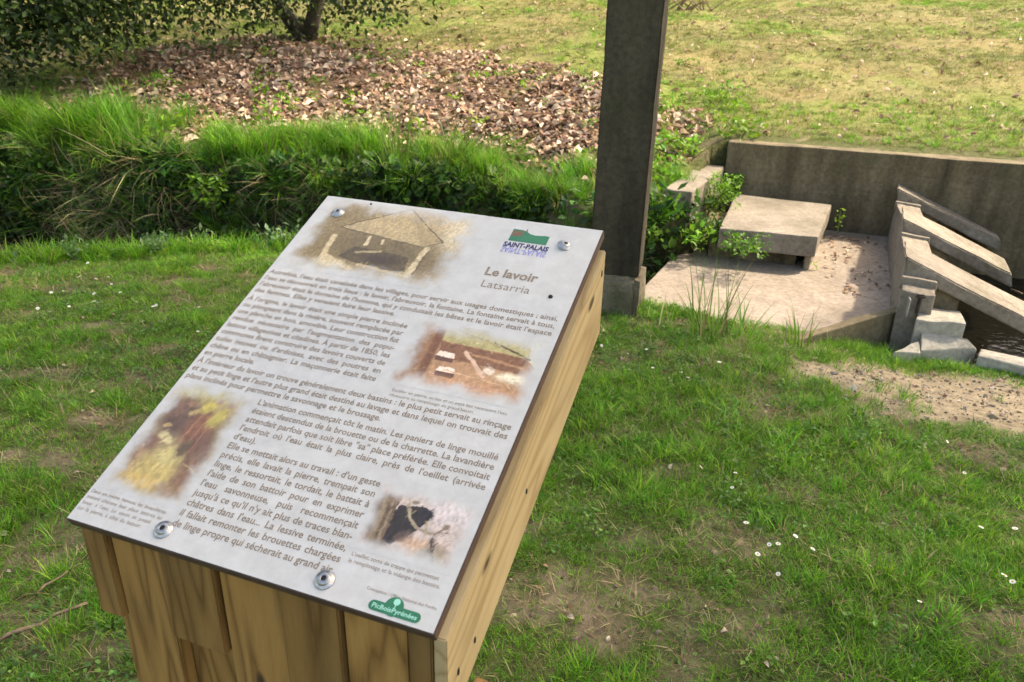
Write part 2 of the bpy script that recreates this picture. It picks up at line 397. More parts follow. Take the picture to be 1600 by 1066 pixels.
# raised slab on a set-back base
slab = empty('raised_slab', (1.62, 4.9, ZF)); tag(slab, 'thick pale concrete slab raised like a step in front of the back wall', 'slab')
block('slab_top', [(1.30, 4.80, .152), (1.88, 4.655, .154), (2.265, 5.49, .152), (1.64, 5.74, .155)], .02, C_PALE, slab, bevel=.010, jit=.004, cuts=5)
block('slab_base', [(1.28, 4.93, .025), (1.82, 4.80, .025), (2.16, 5.50, .025), (1.45, 5.75, .025)], -.30, C_WALL, slab, jit=.008)
block('slab_support', [(1.835, 4.70, .022), (1.872, 4.69, .022), (2.24, 5.47, .022), (2.18, 5.49, .022)], -.20, C_PALE, slab, cuts=2)

# washing bench: saw-toothed wall with three sloping washing boards
bench = empty('washing_bench', (2.3, 4.6, ZF)); tag(bench, 'pale concrete washing bench with three sloping boards running into the water', 'washing bench')
near = [Vector((2.665, 5.40, 0)), Vector((2.335, 4.59, 0)), Vector((2.005, 3.82, 0))]
TH = .155
def quad_block(name, p0, p1, z0, z1, zb, mat=C_PALE, th=TH, parent=bench, fall=.012, **k):
    a_, b_2 = p0, p1                        # p0 near end, p1 far end on the standing side
    return block(name, [(a_.x, a_.y, z0), (a_.x + A.x * th, a_.y + A.y * th, z0 - fall), (b_2.x + A.x * th, b_2.y + A.y * th, z1 - .012), (b_2.x, b_2.y, z1)], zb, mat, parent, **k)
for k, p0 in enumerate(near):
    if k == 0:
        quad_block('bench_wall', p0 + A * .02, p0 + BW * .10 + A * .02, .285, .25, -.55, cuts=2, fall=.062)
    else:
        far_ = near[k - 1] - BW * .012
        quad_block('bench_wall', p0 + A * .012, far_ + A * .012, .290, .205, -.55, cuts=4, fall=.062)
        quad_block('bench_lip', far_ - BW * .055 + A * .006, far_ - BW * .004 + A * .006, .228, .222, .16, th=TH + .01, cuts=1, bevel=.006)
    # sloping board
    sl0, slope, wid, th = 0.0, .415, (.17 if k == 0 else .34), .078
    Lp = (.72, .66, 1.0)[k]
    def pt(s, w, dz): q = p0 + A * s + BW * w; return (q.x, q.y, .306 - slope * s + dz)
    bm = bmesh.new()
    prof = [(0, 0), (Lp, 0), (Lp, wid), (0, wid)]
    tv = [bm.verts.new(pt(s, w, 0)) for s, w in prof]; bv = [bm.verts.new(pt(s + .02, w, -th)) for s, w in prof]
    bm.faces.new(tv); bm.faces.new(bv[::-1])
    for q in range(4): bm.faces.new((tv[q], bv[q], bv[(q + 1) % 4], tv[(q + 1) % 4]))
    bmesh.ops.recalc_face_normals(bm, faces=bm.faces)
    bmesh.ops.bevel(bm, geom=list(bm.edges), offset=.008, segments=2, affect='EDGES')
    bmesh.ops.subdivide_edges(bm, edges=[e for e in bm.edges if e.calc_length() > .09], cuts=6, use_grid_fill=True)
    for vv in bm.verts: vv.co += mnoise.noise_vector(vv.co * 11 + Vector((k * 9, 0, 0))) * .004 + mnoise.noise_vector(vv.co * 33) * .004
    for vv in bm.verts: vv.co -= bench.location
    me = bpy.data.meshes.new('washing_board'); bm.to_mesh(me); bm.free()
    link('washing_board', me, C_PALE, bench)
    # cheek wall carrying the board on the pool side
    c0 = p0 + A * (TH + .01) + BW * .03
    bb = [(c0, .205), (c0 + A * .14, .205 - slope * .14), (c0 + A * .14 + BW * (wid - .06), .205 - slope * .14), (c0 + BW * (wid - .06), .205)]
    block('board_support', [(q.x, q.y, z - .045) for q, z in bb], -.6, C_WALL, bench, cuts=1)
# last low stretch of the bench with the sluice slot
p3 = near[2] - BW * .012
quad_block('bench_wall', p3 - BW * .135 + A * .012, p3 + A * .012, .172, .195, -.5, cuts=3)
quad_block('bench_lip', p3 - BW * .055 + A * .006, p3 - BW * .004 + A * .006, .218, .212, .15, th=TH + .01, cuts=1, bevel=.006)

IRON = plain_mat('rusty_iron', (.05, .045, .04), .5, .6, noise=.5)
gate = empty('sluice_gate', tuple(p3 - BW * .165 + A * .08)); gate.location.z = .06
tag(gate, 'small dark iron sluice fitting set between the bench end and front block', 'sluice gate')
def box(name, size, loc, mat, parent, rotz=0.0, bev=.003, rot=None):
    bm = bmesh.new(); bmesh.ops.create_cube(bm, size=1)
    for vv in bm.verts: vv.co = Vector((vv.co.x * size[0], vv.co.y * size[1], vv.co.z * size[2]))
    if bev: bmesh.ops.bevel(bm, geom=list(bm.edges), offset=bev, segments=2, affect='EDGES')
    me = bpy.data.meshes.new(name); bm.to_mesh(me); bm.free()
    return link(name, me, mat, parent, loc, rot if rot else (0, 0, rotz))
box('gate_plate', (.006, .05, .09), (-.03, 0, .04), plain_mat('galvanised', (.45, .46, .47), .4, .7, noise=.2), gate, -.3, .001)
box('gate_rod', (.016, .016, .09), (.02, .0, .05), IRON, gate, 0, .004)
box('gate_knob', (.045, .02, .02), (.02, .0, .098), IRON, gate, -.3, .006)

front = P2(1434, 479, .06), P2(1500, 485, .06), P2(1510, 506, .06), P2(1432, 499, .06)
tag(block('sluice_block', [front[3], front[2], front[1], front[0]], -.5, C_GREY, bevel=.007, cuts=2),
    'grey cast block standing in front of the iron sluice fitting', 'block')
s = [P2(1440, 547, -.055), P2(1528, 545, -.055), P2(1513, 529, -.01), P2(1440, 518, -.005)]
tag(block('loose_slab', s, -.30, C_GREY, bevel=.007, cuts=2), 'pale grey tilted slab at the grass edge before the sluice block', 'slab')
s = [P2(1396, 550, -.065), P2(1440, 551, -.065), P2(1437, 533, -.04), P2(1424, 537, -.045)]
tag(block('stone_chip', s, -.3, C_GREY, bevel=.006, cuts=1), 'small triangular grey stone left of the tilted slab', 'stone')
k0, k1 = Vector(P2(1529, 556, -.06)), Vector(P2(1680, 592, -.06)); kd = (k1 - k0).normalized(); kn = Vector((-kd.y, kd.x, 0))
tag(block('kerb', [tuple(k0), tuple(k0 + kd * 3.2), tuple(k0 + kd * 3.2 + kn * .16), tuple(k0 + kn * .12)], -.6, C_GREY, bevel=.008, cuts=10),
    'long pale kerb between the dirt path and dark water', 'kerb')
w0_, w1_ = Vector(P2(1245, 532, -.03)), Vector(P2(1428, 479, .055)); wd = w1_ - w0_; wd.z = 0; wd.normalize(); wnn = Vector((-wd.y, wd.x, 0))
tag(block('wing_wall', [tuple(w0_), tuple(w1_), (w1_.x + wnn.x * .06, w1_.y + wnn.y * .06, .05), (w0_.x + wnn.x * .06, w0_.y + wnn.y * .06, -.035)], -.5, C_WALL, bevel=.008, cuts=5),
    'low sloping concrete wing wall at the front edge of the pale floor', 'wall')

# the pillar carries an old beam above the picture
yawp = math.radians(-14)
sh = empty('concrete_pillar', (.533, 3.84, 0), (0, 0, yawp)); tag(sh, 'tall dark square concrete pillar on a rubble footing behind the sign', 'pillar')
def lbox(name, x0, x1, y0, y1, z0, z1, mat, cuts=0, jit=0.0, bev=.01):
    bm = bmesh.new(); bmesh.ops.create_cube(bm, size=1)
    for vv in bm.verts: vv.co = Vector(((x0 + x1) / 2 + vv.co.x * (x1 - x0), (y0 + y1) / 2 + vv.co.y * (y1 - y0), (z0 + z1) / 2 + vv.co.z * (z1 - z0)))
    bmesh.ops.bevel(bm, geom=list(bm.edges), offset=bev, segments=2, affect='EDGES')
    if cuts:
        bmesh.ops.subdivide_edges(bm, edges=[e for e in bm.edges if e.calc_length() > .1], cuts=cuts, use_grid_fill=True)
        for vv in bm.verts: vv.co += mnoise.noise_vector(vv.co * 7) * jit + mnoise.noise_vector(vv.co * 23) * jit * .6
    me = bpy.data.meshes.new(name); bm.to_mesh(me); bm.free(); return link(name, me, mat, sh)
def pillar(px, py): lbox('shaft', px - .125, px + .125, py - .125, py + .125, .19, 3.1, C_PILLAR, 16, .006, .008)
pillar(0, 0)
lbox('footing', -.14, .14, -.15, .15, -.55, .20, C_RUBBLE, 14, .015, .03)
BEAM = wood_mat('old_beam', (.16, .10, .05), (.07, .04, .02), 'Y')
lbox('beam', -.10, .10, -3.2, .35, 3.1, 3.3, BEAM)

# ------------------------------------------------------------------ the information sign
YAW, TILT = math.radians(-20.1303), math.radians(23.5421)
SO = Vector((-.64953, .92238, .77569))
sign = empty('information_sign', (SO.x, SO.y, 0), (0, 0, YAW))
tag(sign, 'wooden lectern sign with a slanted white printed panel about the washhouse', 'information sign')
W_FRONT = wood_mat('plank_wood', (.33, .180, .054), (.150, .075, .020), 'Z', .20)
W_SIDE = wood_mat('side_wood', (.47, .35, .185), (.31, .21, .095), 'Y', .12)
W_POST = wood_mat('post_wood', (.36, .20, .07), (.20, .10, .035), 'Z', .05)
zb0 = SO.z
ct, st, tt = math.cos(TILT), math.sin(TILT), math.tan(TILT)
TP = .018                                # panel thickness

def under(y): return zb0 + y * tt - (TP + .001) / ct      # height of the panel's underside above local y

def plank(name, x0, x1, y0, y1, z0, mat, notch=0):
    """vertical plank whose top is cut to the slope of the panel; its own origin so the grain differs"""
    bm = bmesh.new()
    top = [(x0, y0), (x1, y0), (x1, y1), (x0, y1)]
    org = Vector(((x0 + x1) / 2, (y0 + y1) / 2, z0))
    tv = [bm.verts.new(Vector((x, y, under(y))) - org) for x, y in top]; bv = [bm.verts.new(Vector((x, y, z0)) - org) for x, y in top]
    bm.faces.new(tv); bm.faces.new(bv[::-1])
    for k in range(4): bm.faces.new((tv[k], bv[k], bv[(k + 1) % 4], tv[(k + 1) % 4]))
    bmesh.ops.recalc_face_normals(bm, faces=bm.faces)
    bmesh.ops.bevel(bm, geom=list(bm.edges), offset=.0025, segments=2, affect='EDGES')
    me = bpy.data.meshes.new(name); bm.to_mesh(me); bm.free()
    return link(name, me, mat, sign, org)

bounds = [.008, .056, .152, .252, .358, .455, .555, .592]
for k in range(7):
    short = k % 2 == 0
    g = .0012
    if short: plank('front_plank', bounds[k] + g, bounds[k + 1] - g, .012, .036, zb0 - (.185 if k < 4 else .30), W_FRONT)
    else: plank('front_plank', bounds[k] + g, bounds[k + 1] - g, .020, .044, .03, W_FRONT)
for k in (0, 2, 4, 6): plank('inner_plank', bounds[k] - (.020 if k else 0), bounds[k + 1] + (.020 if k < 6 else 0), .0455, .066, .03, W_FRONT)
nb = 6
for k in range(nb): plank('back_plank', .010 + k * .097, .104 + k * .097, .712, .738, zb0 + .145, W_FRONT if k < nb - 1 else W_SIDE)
# slanted side boards, one each side
def side_board(x0, x1):
    bm = bmesh.new(); d0, d1 = -(TP + .001), -.172
    def q(x, s, d): return Vector((x, s * ct - d * st, zb0 + s * st + d * ct))
    # near end cut plumb behind the front planks, far end plumb at the back planks
    yn_, yf_ = (.011 if x0 > .3 else .046), .711
    def at_y(y, d): s_ = (y + d * st) / ct; return s_
    ring = [(yn_, d0), (yf_, d0), (yf_, d1), (yn_, d1)]
    va = [bm.verts.new(q(x0, at_y(y, d), d)) for y, d in ring]; vb = [bm.verts.new(q(x1, at_y(y, d), d)) for y, d in ring]
    bm.faces.new(va); bm.faces.new(vb[::-1])
    for k in range(4): bm.faces.new((va[k], va[(k + 1) % 4], vb[(k + 1) % 4], vb[k]))
    bmesh.ops.recalc_face_normals(bm, faces=bm.faces)
    bmesh.ops.bevel(bm, geom=list(bm.edges), offset=.002, segments=2, affect='EDGES')
    rot = Matrix.Rotation(-TILT, 4, 'X'); org = Vector((x0, .35, zb0 + .05))
    for vv in bm.verts: vv.co = rot @ (vv.co - org)
    me = bpy.data.meshes.new('side_board'); bm.to_mesh(me); bm.free()
    return link('side_board', me, W_SIDE, sign, org, (TILT, 0, 0))
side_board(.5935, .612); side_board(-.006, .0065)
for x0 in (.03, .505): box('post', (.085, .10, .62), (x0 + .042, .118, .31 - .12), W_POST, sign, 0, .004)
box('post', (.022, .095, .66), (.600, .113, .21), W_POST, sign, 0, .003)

# panel
panel_rot = (TILT, 0, 0)
CORE = plain_mat('laminate_core', (.075, .045, .034), .55, noise=.2)
bm = bmesh.new(); bmesh.ops.create_cube(bm, size=1)
for vv in bm.verts: vv.co = Vector((.30 + vv.co.x * .60, .40 + vv.co.y * .80, -TP / 2 - .0005 + vv.co.z * (TP - .001)))
bmesh.ops.bevel(bm, geom=list(bm.edges), offset=.0008, segments=2, affect='EDGES')
me = bpy.data.meshes.new('panel'); bm.to_mesh(me); bm.free()
panel = link('panel', me, CORE, sign, (0, 0, zb0), panel_rot)
PRINT = print_mat('printed_laminate')
ms = .0015
face = link('printed_face', mesh('printed_face', [(ms, ms, 0), (.6 - ms, ms, 0), (.6 - ms, .8 - ms, 0), (ms, .8 - ms, 0)], [(0, 1, 2, 3)], np.zeros((4, 4))), PRINT, panel)

INK = plain_mat('brown_ink', (.245, .185, .130), .5, noise=.05)
INK2 = plain_mat('caption_ink', (.27, .21, .155), .5, noise=.05)
NAVY = plain_mat('navy_ink', (.02, .02, .10), .45, noise=.05); LILAC = plain_mat('lilac_ink', (.22, .22, .48), .45, noise=.05)
GREEN = plain_mat('green_ink', (.018, .16, .075), .45, noise=.08); WHITE = plain_mat('pale_green_ink', (.30, .62, .46), .45, noise=.05); RUST = plain_mat('rust_ink', (.16, .09, .05), .45, noise=.2)

def text_geo(s, size, bold=0.0, sw=1.0, shear=0.0):
    cu = bpy.data.curves.new('t', 'FONT'); cu.body = s; cu.size = size; cu.resolution_u = 2; cu.offset = bold; cu.space_word = sw; cu.shear = shear
    ob = bpy.data.objects.new('t', cu); COL.objects.link(ob)
    dg = bpy.context.evaluated_depsgraph_get()
    me = bpy.data.meshes.new_from_object(ob.evaluated_get(dg))
    nv = len(me.vertices); co = np.zeros(nv * 3); me.vertices.foreach_get('co', co); co = co.reshape(-1, 3)
    fs = [tuple(p.vertices) for p in me.polygons]
    bpy.data.objects.remove(ob); bpy.data.meshes.remove(me); bpy.data.curves.remove(cu)
    return co, fs

def text_part(name, lines, mat, z=.0004, parent=panel, bold=0.0, label=None):
    """lines: (string, left, baseline, size, right or None)"""
    V = []; F = []; base = 0
    for s, x, y, size, right in lines:
        co, fs = text_geo(s, size, bold)
        if right is not None and len(co):
            w1 = co[:, 0].max(); nsp = s.count(' ')
            if nsp and w1 < right - x:
                w2 = text_geo(s, size, bold, 2.0)[0][:, 0].max()
                sw = 1 + (right - x - w1) / max(w2 - w1, 1e-6)
                co, fs = text_geo(s, size, bold, sw)
            co[:, 0] *= (right - x) / co[:, 0].max()
        co[:, 0] += x; co[:, 1] += y; co[:, 2] = z
        V.append(co); F += [tuple(k + base for k in q) for q in fs]; base += len(co)
    o = link(name, mesh(name, np.concatenate(V), F), mat, parent)
    if label: o['label'] = label
    return o

PT = .01745; FS = .0160; LFT, RGT = .008, .586
def para(lines, x, top, right, last_full=False):
    out = []
    for k, s in enumerate(lines):
        full = k < len(lines) - 1 or last_full
        out.append((s, x, top - k * PT - .0042, FS, right if full else None))
    return out
P_1 = ["Autrefois, l'eau était canalisée dans les villages, pour servir aux usages domestiques ; ainsi,",
       "l'eau se découvrait en trois lieux : le lavoir, l'abreuvoir, la fontaine. La fontaine servait à tous,",
       "l'abreuvoir était le domaine de l'homme, qui y conduisait les bêtes et le lavoir était l'espace",
       "des femmes. Elles y venaient faire leur lessive."]
P_2 = ["À l'origine, le lavoir était une simple pierre inclinée", "ou plongeant dans la rivière, souvent remplacée par", "une planche en bois, amovible. Leur construction fut",
       "rendue nécessaire par l'augmentation des popu-", "lations villageoises et citadines. À partir de 1850, les", "communes firent construire des lavoirs couverts de",
       "tuiles neuves ou d'ardoises, avec des poutres en", "chêne ou en châtaignier. La maçonnerie était faite", "en pierre locale."]
P_3 = ["À l'intérieur du lavoir on trouve généralement deux bassins : le plus petit servait au rinçage",
       "et au petit linge et l'autre plus grand était destiné au lavage et dans lequel on trouvait des", "plans inclinés pour permettre le savonnage et le brossage."]
P_4 = ["L'animation commençait tôt le matin. Les paniers de linge mouillé", "étaient descendus de la brouette ou de la charrette. La lavandière",
       "attendait parfois que soit libre \"sa\" place préférée. Elle convoitait", "l'endroit où l'eau était la plus claire, près de l'oeillet (arrivée", "d'eau)."]
P_5 = ["Elle se mettait alors au travail : d'un geste", "précis, elle lavait la pierre, trempait son", "linge, le ressortait, le tordait, le battait à", "l'aide de son battoir pour en exprimer",
       "l'eau savonneuse, puis recommençait", "jusqu'à ce qu'il n'y ait plus de traces blan-", "châtres dans l'eau... La lessive terminée,", "il fallait remonter les brouettes chargées", "de linge propre qui sécherait au grand air."]
BD = .00022
text_part('text_block', para(P_1, LFT, .5565, RGT), INK, bold=BD)
text_part('text_block', para(P_2, LFT, .4815, .338), INK, bold=BD)
text_part('text_block', para(P_3, LFT, .323, RGT), INK, bold=BD)
text_part('text_block', para(P_4, .168, .267, RGT), INK, bold=BD)
text_part('text_block', para(P_5, .168, .1795, .436, True), INK, bold=BD)
text_part('title', [('Le lavoir', .4195, .636, .0300, .521)], INK, bold=.0009)
text_part('subtitle', [('Latsarria', .4235, .6045, .0265, .517)], INK2)
cs = .0088
text_part('caption', [("Escalier en pierre, au bas et un petit bac retenaient l'eau", .374, .3435, cs, .571), ("nécessaire au remplissage du grand bassin.", .374, .3335, cs, .52)], INK2)
text_part('caption', [("Dans un même hameau les lavandières", .006, .0485, cs, .147), ("avaient chacune leur place attitrée au", .006, .0385, cs, .147), ("lavoir à l'eau. Le savon se posait", .006, .0285, cs, .135), ("sur la pierre, à côté du battoir.", .006, .0185, cs, .125)], INK2)
text_part('caption', [("L'oeillet, sorte de trappe qui permettait", .447, .0675, cs, .577), ("le remplissage et la vidange des bassins.", .447, .0575, cs, .583)], INK2)
text_part('credit', [("Conception : Office National des Forêts", .490, .0300, .0066, .590)], INK2)

# town logo: green hill with a steeple, name and its mirrored reflection
def flat(name, polys, mat, z=.0005, parent=panel):
    V = []; F = []
    for pl in polys: F.append(tuple(range(len(V), len(V) + len(pl)))); V += [(x, y, z) for x, y in pl]
    return link(name, mesh(name, V, F), mat, parent)
hill = [(.431, .736), (.506, .736), (.506, .7605), (.498, .7615), (.488, .7600), (.478, .7590), (.468, .7610), (.459, .7665), (.450, .7700), (.431, .7705)]
flat('logo_hill', [hill], GREEN)
flat('logo_slope', [[(.432, .7500), (.446, .7505), (.456, .7560), (.450, .7655), (.432, .7665)]], RUST, .0007)
flat('logo_steeple', [[(.4555, .765), (.4600, .765), (.4590, .7700), (.4578, .7765), (.4566, .7700)]], RUST, .0008)
text_part('logo_name', [('SAINT-PALAIS', .4262, .7195, .0178, .5145)], NAVY, bold=.0007)
co, fs = text_geo('SAINT-PALAIS', .0178, .0003); co[:, 0] *= .088 / co[:, 0].max(); co[:, 1] *= -1.25; co[:, 0] += .4262; co[:, 1] += .7175; co[:, 2] = .0004
link('logo_reflection', mesh('logo_reflection', co, [q[::-1] for q in fs]), LILAC, panel)
# maker's mark: green lozenge with a disc and pale name
def capsule(x0, x1, y, r, k=10):
    pts = [(x1 + r * math.cos(a), y + r * math.sin(a)) for a in np.linspace(-math.pi / 2, math.pi / 2, k)]
    return pts + [(x0 + r * math.cos(a), y + r * math.sin(a)) for a in np.linspace(math.pi / 2, 3 * math.pi / 2, k)]
def disc(cx, cy, r, k=28): return [(cx + r * math.cos(a), cy + r * math.sin(a)) for a in np.linspace(0, 2 * math.pi, k, endpoint=False)]
flat('logo_bar', [capsule(.509, .569, .0135, .0068)], GREEN); flat('logo_disc', [disc(.536, .0185, .0130)], GREEN, .0006)
flat('logo_leaf', [disc(.5375, .0252, .0046)], WHITE, .0008); flat('logo_stem', [[(.5368, .0205), (.5382, .0205), (.5382, .0165), (.5368, .0165)]], WHITE, .0009)
text_part('logo_name', [('PicBoisPyrénées', .507, .0105, .0088, .571)], WHITE, z=.001, bold=.0002)

# the four soft-edged printed pictures (coloured grids blended into the paper tone)
class Canvas:
    def __init__(s, x0, x1, y0, y1, base, res=.00125):
        s.x = np.arange(x0, x1 + res / 2, res); s.y = np.arange(y0, y1 + res / 2, res); s.X, s.Y = np.meshgrid(s.x, s.y)
        s.c = np.ones(s.X.shape + (3,)) * np.array(base); s.box = (x0, x1, y0, y1)
        s.wx = s.X + (fbm(s.X * 90, s.Y * 90, 3) - .5) * .006; s.wy = s.Y + (fbm(s.X * 90, s.Y * 90, 4) - .5) * .006
    def put(s, m, col): m = m[..., None]; s.c = s.c * (1 - m) + np.array(col) * m
    def blob(s, cx, cy, rx, ry, col, ang=0, soft=.35, op=1.0):
        a = math.radians(ang); dx = s.wx - cx; dy = s.wy - cy
        q = np.sqrt(((dx * math.cos(a) + dy * math.sin(a)) / rx) ** 2 + ((-dx * math.sin(a) + dy * math.cos(a)) / ry) ** 2)
        s.put(op * (1 - sstep(1 - soft, 1 + soft, q)), col)
    def line(s, p, q, w, col, op=1.0):
        p = np.array(p); q = np.array(q); d = q - p; t = np.clip(((s.wx - p[0]) * d[0] + (s.wy - p[1]) * d[1]) / (d @ d), 0, 1)
        r = np.hypot(s.wx - p[0] - t * d[0], s.wy - p[1] - t * d[1]); s.put(op * (1 - sstep(w * .6, w * 1.3, r)), col)
    def poly(s, pts, col, op=1.0):
        ins = np.zeros(s.X.shape, bool); n_ = len(pts)
        x, y = (s.X * .6 + s.wx * .4), (s.Y * .6 + s.wy * .4)
        for k in range(n_):
            (x1, y1), (x2, y2) = pts[k], pts[(k + 1) % n_]
            cnd = ((y1 > y) != (y2 > y)); ins ^= cnd & (x < (x2 - x1) * (y - y1) / ((y2 - y1) if y2 != y1 else 1e-9) + x1)
        s.put(ins * op, col)
    def strokes(s, n_, seed, w=(.0005, .0014), ln=(.004, .016), lo=.55, hi=1.5, ang=None):
        r_ = np.random.default_rng(seed); x0, x1, y0, y1 = s.box
        for _ in range(n_):
            cx, cy = r_.uniform(x0 + .02, x1 - .02), r_.uniform(y0 + .02, y1 - .02); a = r_.uniform(0, math.pi) if ang is None else math.radians(r_.normal(ang, 25)); L = r_.uniform(*ln) / 2
            col = s.c[np.abs(s.y - cy).argmin(), np.abs(s.x - cx).argmin()] * r_.uniform(lo, hi)
            s.line((cx - L * math.cos(a), cy - L * math.sin(a)), (cx + L * math.cos(a), cy + L * math.sin(a)), r_.uniform(*w), col, r_.uniform(.4, .9))
    def finish(s, amt=.35, sc_=260, edge=.03, seed=0):
        g = (fbm(s.X * sc_, s.Y * sc_ * .7, seed, 4) - .5) * 2 * amt; s.c = np.clip(s.c * (1 + g[..., None]), .005, .95)
        x0, x1, y0, y1 = s.box; wob = (fbm(s.X * 40, s.Y * 40, seed + 9) - .5) * edge * .9
        d = np.minimum(np.minimum(s.X - x0, x1 - s.X), np.minimum(s.Y - y0, y1 - s.Y)) + wob
        al = sstep(.002, edge, d) * np.clip((np.minimum(np.minimum(s.X - x0, x1 - s.X), np.minimum(s.Y - y0, y1 - s.Y))) / .004, 0, 1)
        h_, w_ = s.X.shape; ii, jj = np.meshgrid(np.arange(w_ - 1), np.arange(h_ - 1)); q = (jj * w_ + ii).ravel()
        vv = np.stack([s.X.ravel(), s.Y.ravel(), np.full(s.X.size, .0003)], 1)
        link('picture', mesh('picture', vv, np.stack([q, q + 1, q + 1 + w_, q + w_], 1), np.concatenate([s.c.reshape(-1, 3), al.reshape(-1, 1)], 1)), PRINT, panel)

# 1 sepia drawing of the washhouse
k = Canvas(.012, .365, .575, .7985, (.36, .29, .19))
k.blob(.09, .70, .09, .10, (.20, .155, .085), soft=.7, op=.85); k.blob(.06, .63, .06, .04, (.23, .18, .10), soft=.7, op=.8)
k.blob(.19, .66, .12, .05, (.16, .125, .07), soft=.6); k.blob(.31, .66, .04, .06, (.17, .13, .07), soft=.7, op=.8); k.blob(.33, .74, .03, .06, (.55, .49, .38), soft=.8, op=.7)
k.poly([(.120, .625), (.20, .606), (.270, .610), (.262, .650), (.14, .660)], (.085, .065, .04), .8)
k.poly([(.083, .709), (.205, .789), (.309, .704), (.272, .684), (.17, .697)], (.37, .30, .19)); k.poly([(.205, .789), (.309, .704), (.272, .684)], (.31, .25, .155), .85)
for q in range(14): k.line((.09 + q * .014, .709 - q * .0012), (.205 + (q - 7) * .004, .786), .0006, (.27, .21, .13), .45)
k.line((.083, .710), (.205, .789), .0013, (.09, .07, .045)); k.line((.205, .789), (.309, .704), .0014, (.09, .07, .045)); k.line((.083, .708), (.17, .697), .0015, (.11, .085, .05)); k.line((.17, .697), (.272, .684), .0013, (.13, .10, .06)); k.line((.272, .684), (.309, .703), .001, (.13, .10, .06))
k.line((.083, .680), (.090, .612), .0062, (.44, .37, .25)); k.line((.286, .680), (.279, .602), .0072, (.46, .39, .27)); k.line((.293, .676), (.287, .605), .0015, (.12, .09, .05))
k.line((.157, .692), (.160, .668), .0035, (.50, .43, .31)); k.line((.188, .686), (.190, .676), .003, (.45, .38, .26)); k.line((.095, .622), (.16, .598), .006, (.42, .35, .24)); k.line((.15, .644), (.20, .655), .003, (.33, .27, .17)); k.line((.17, .612), (.27, .600), .0035, (.40, .33, .22))
k.blob(.21, .632, .035, .012, (.07, .05, .035), soft=.6, op=.8); k.blob(.11, .605, .03, .012, (.46, .40, .29), soft=.7)
k.strokes(220, 1, ln=(.004, .02)); k.c = np.clip(.25 * (k.c * np.array([1.14, 1.07, .95]) / .25) ** 1.18, 0, .7); k.finish(.42, 300, .045, 1)
# 2 photograph of a washing place: tiled roof, posts, two tubs and a plank
k = Canvas(.356, .590, .358, .506, (.34, .20, .11))
k.blob(.48, .40, .10, .03, (.42, .26, .15), soft=.7); k.poly([(.405, .500), (.59, .505), (.575, .458), (.52, .462), (.41, .466)], (.40, .34, .17)); k.poly([(.56, .50), (.60, .50), (.60, .43), (.568, .455)], (.52, .48, .36))
k.line((.415, .497), (.565, .462), .0008, (.20, .15, .08), .6); k.line((.50, .482), (.570, .458), .0016, (.10, .07, .04)); k.poly([(.41, .464), (.565, .458), (.56, .425), (.42, .43)], (.21, .105, .06), .85); k.line((.47, .447), (.56, .438), .0028, (.38, .22, .12))
k.line((.400, .505), (.404, .384), .0085, (.20, .10, .055)); k.blob(.38, .42, .014, .05, (.28, .16, .09), soft=.7)
for cx, cy in ((.430, .432), (.443, .401)):
    k.poly([(cx - .017, cy), (cx + .017, cy), (cx + .014, cy + .011), (cx - .013, cy + .011)], (.72, .55, .44)); k.poly([(cx - .017, cy), (cx + .017, cy), (cx + .016, cy - .010), (cx - .015, cy - .010)], (.16, .085, .055))
k.line((.461, .449), (.507, .407), .0042, (.58, .40, .28)); k.line((.466, .452), (.510, .411), .001, (.2, .11, .07)); k.blob(.512, .420, .009, .008, (.66, .52, .40)); k.blob(.557, .413, .028, .009, (.66, .58, .43), soft=.6); k.line((.44, .405), (.54, .398), .0015, (.50, .33, .2)); k.blob(.50, .378, .09, .012, (.46, .27, .16), soft=.7)
k.strokes(120, 2, ang=-5); k.c = .28 * (k.c / .28) ** 1.25; k.finish(.35, 260, .036, 2)
# 3 coloured picture: women in dark red bending over pale linen
k = Canvas(.004, .166, .060, .278, (.36, .25, .12))
k.blob(.07, .262, .06, .016, (.46, .38, .13), soft=.7); k.blob(.06, .205, .042, .036, (.085, .032, .030), soft=.5); k.blob(.04, .225, .02, .02, (.15, .06, .045), soft=.5)
k.blob(.105, .190, .026, .040, (.20, .055, .030), 15, .4); k.blob(.125, .16, .024, .035, (.12, .04, .035), 10, .5); k.blob(.092, .236, .014, .011, (.52, .40, .08), 20, .4); k.blob(.120, .222, .012, .020, (.47, .37, .08), -20, .45); k.blob(.104, .252, .006, .006, (.36, .20, .10)); k.blob(.128, .248, .006, .006, (.30, .16, .08)); k.blob(.060, .236, .007, .007, (.28, .14, .08))
k.line((.090, .215), (.084, .165), .0015, (.36, .14, .08)); k.line((.105, .215), (.100, .160), .0012, (.32, .12, .07)); k.line((.115, .205), (.113, .150), .0012, (.30, .10, .06))
k.blob(.030, .150, .026, .018, (.17, .065, .045), 20, .5); k.blob(.058, .166, .016, .007, (.62, .50, .24), -25, .4); k.line((.030, .142), (.040, .098), .0048, (.44, .25, .12)); k.blob(.020, .130, .012, .014, (.25, .12, .06), 0, .5)
k.blob(.080, .108, .036, .036, (.55, .39, .12), 20, .5); k.blob(.086, .135, .022, .016, (.58, .46, .17), 10, .5); k.blob(.07, .085, .035, .012, (.60, .38, .10), 0, .6); k.blob(.135, .115, .018, .04, (.20, .085, .05), 0, .6); k.blob(.128, .082, .026, .012, (.30, .16, .07), 0, .6); k.line((.118, .132), (.152, .118), .0016, (.42, .28, .12)); k.blob(.100, .155, .010, .016, (.10, .05, .03), 0, .5)
k.blob(.045, .188, .008, .004, (.45, .28, .12), 20); k.blob(.075, .222, .010, .005, (.40, .27, .10), 40)
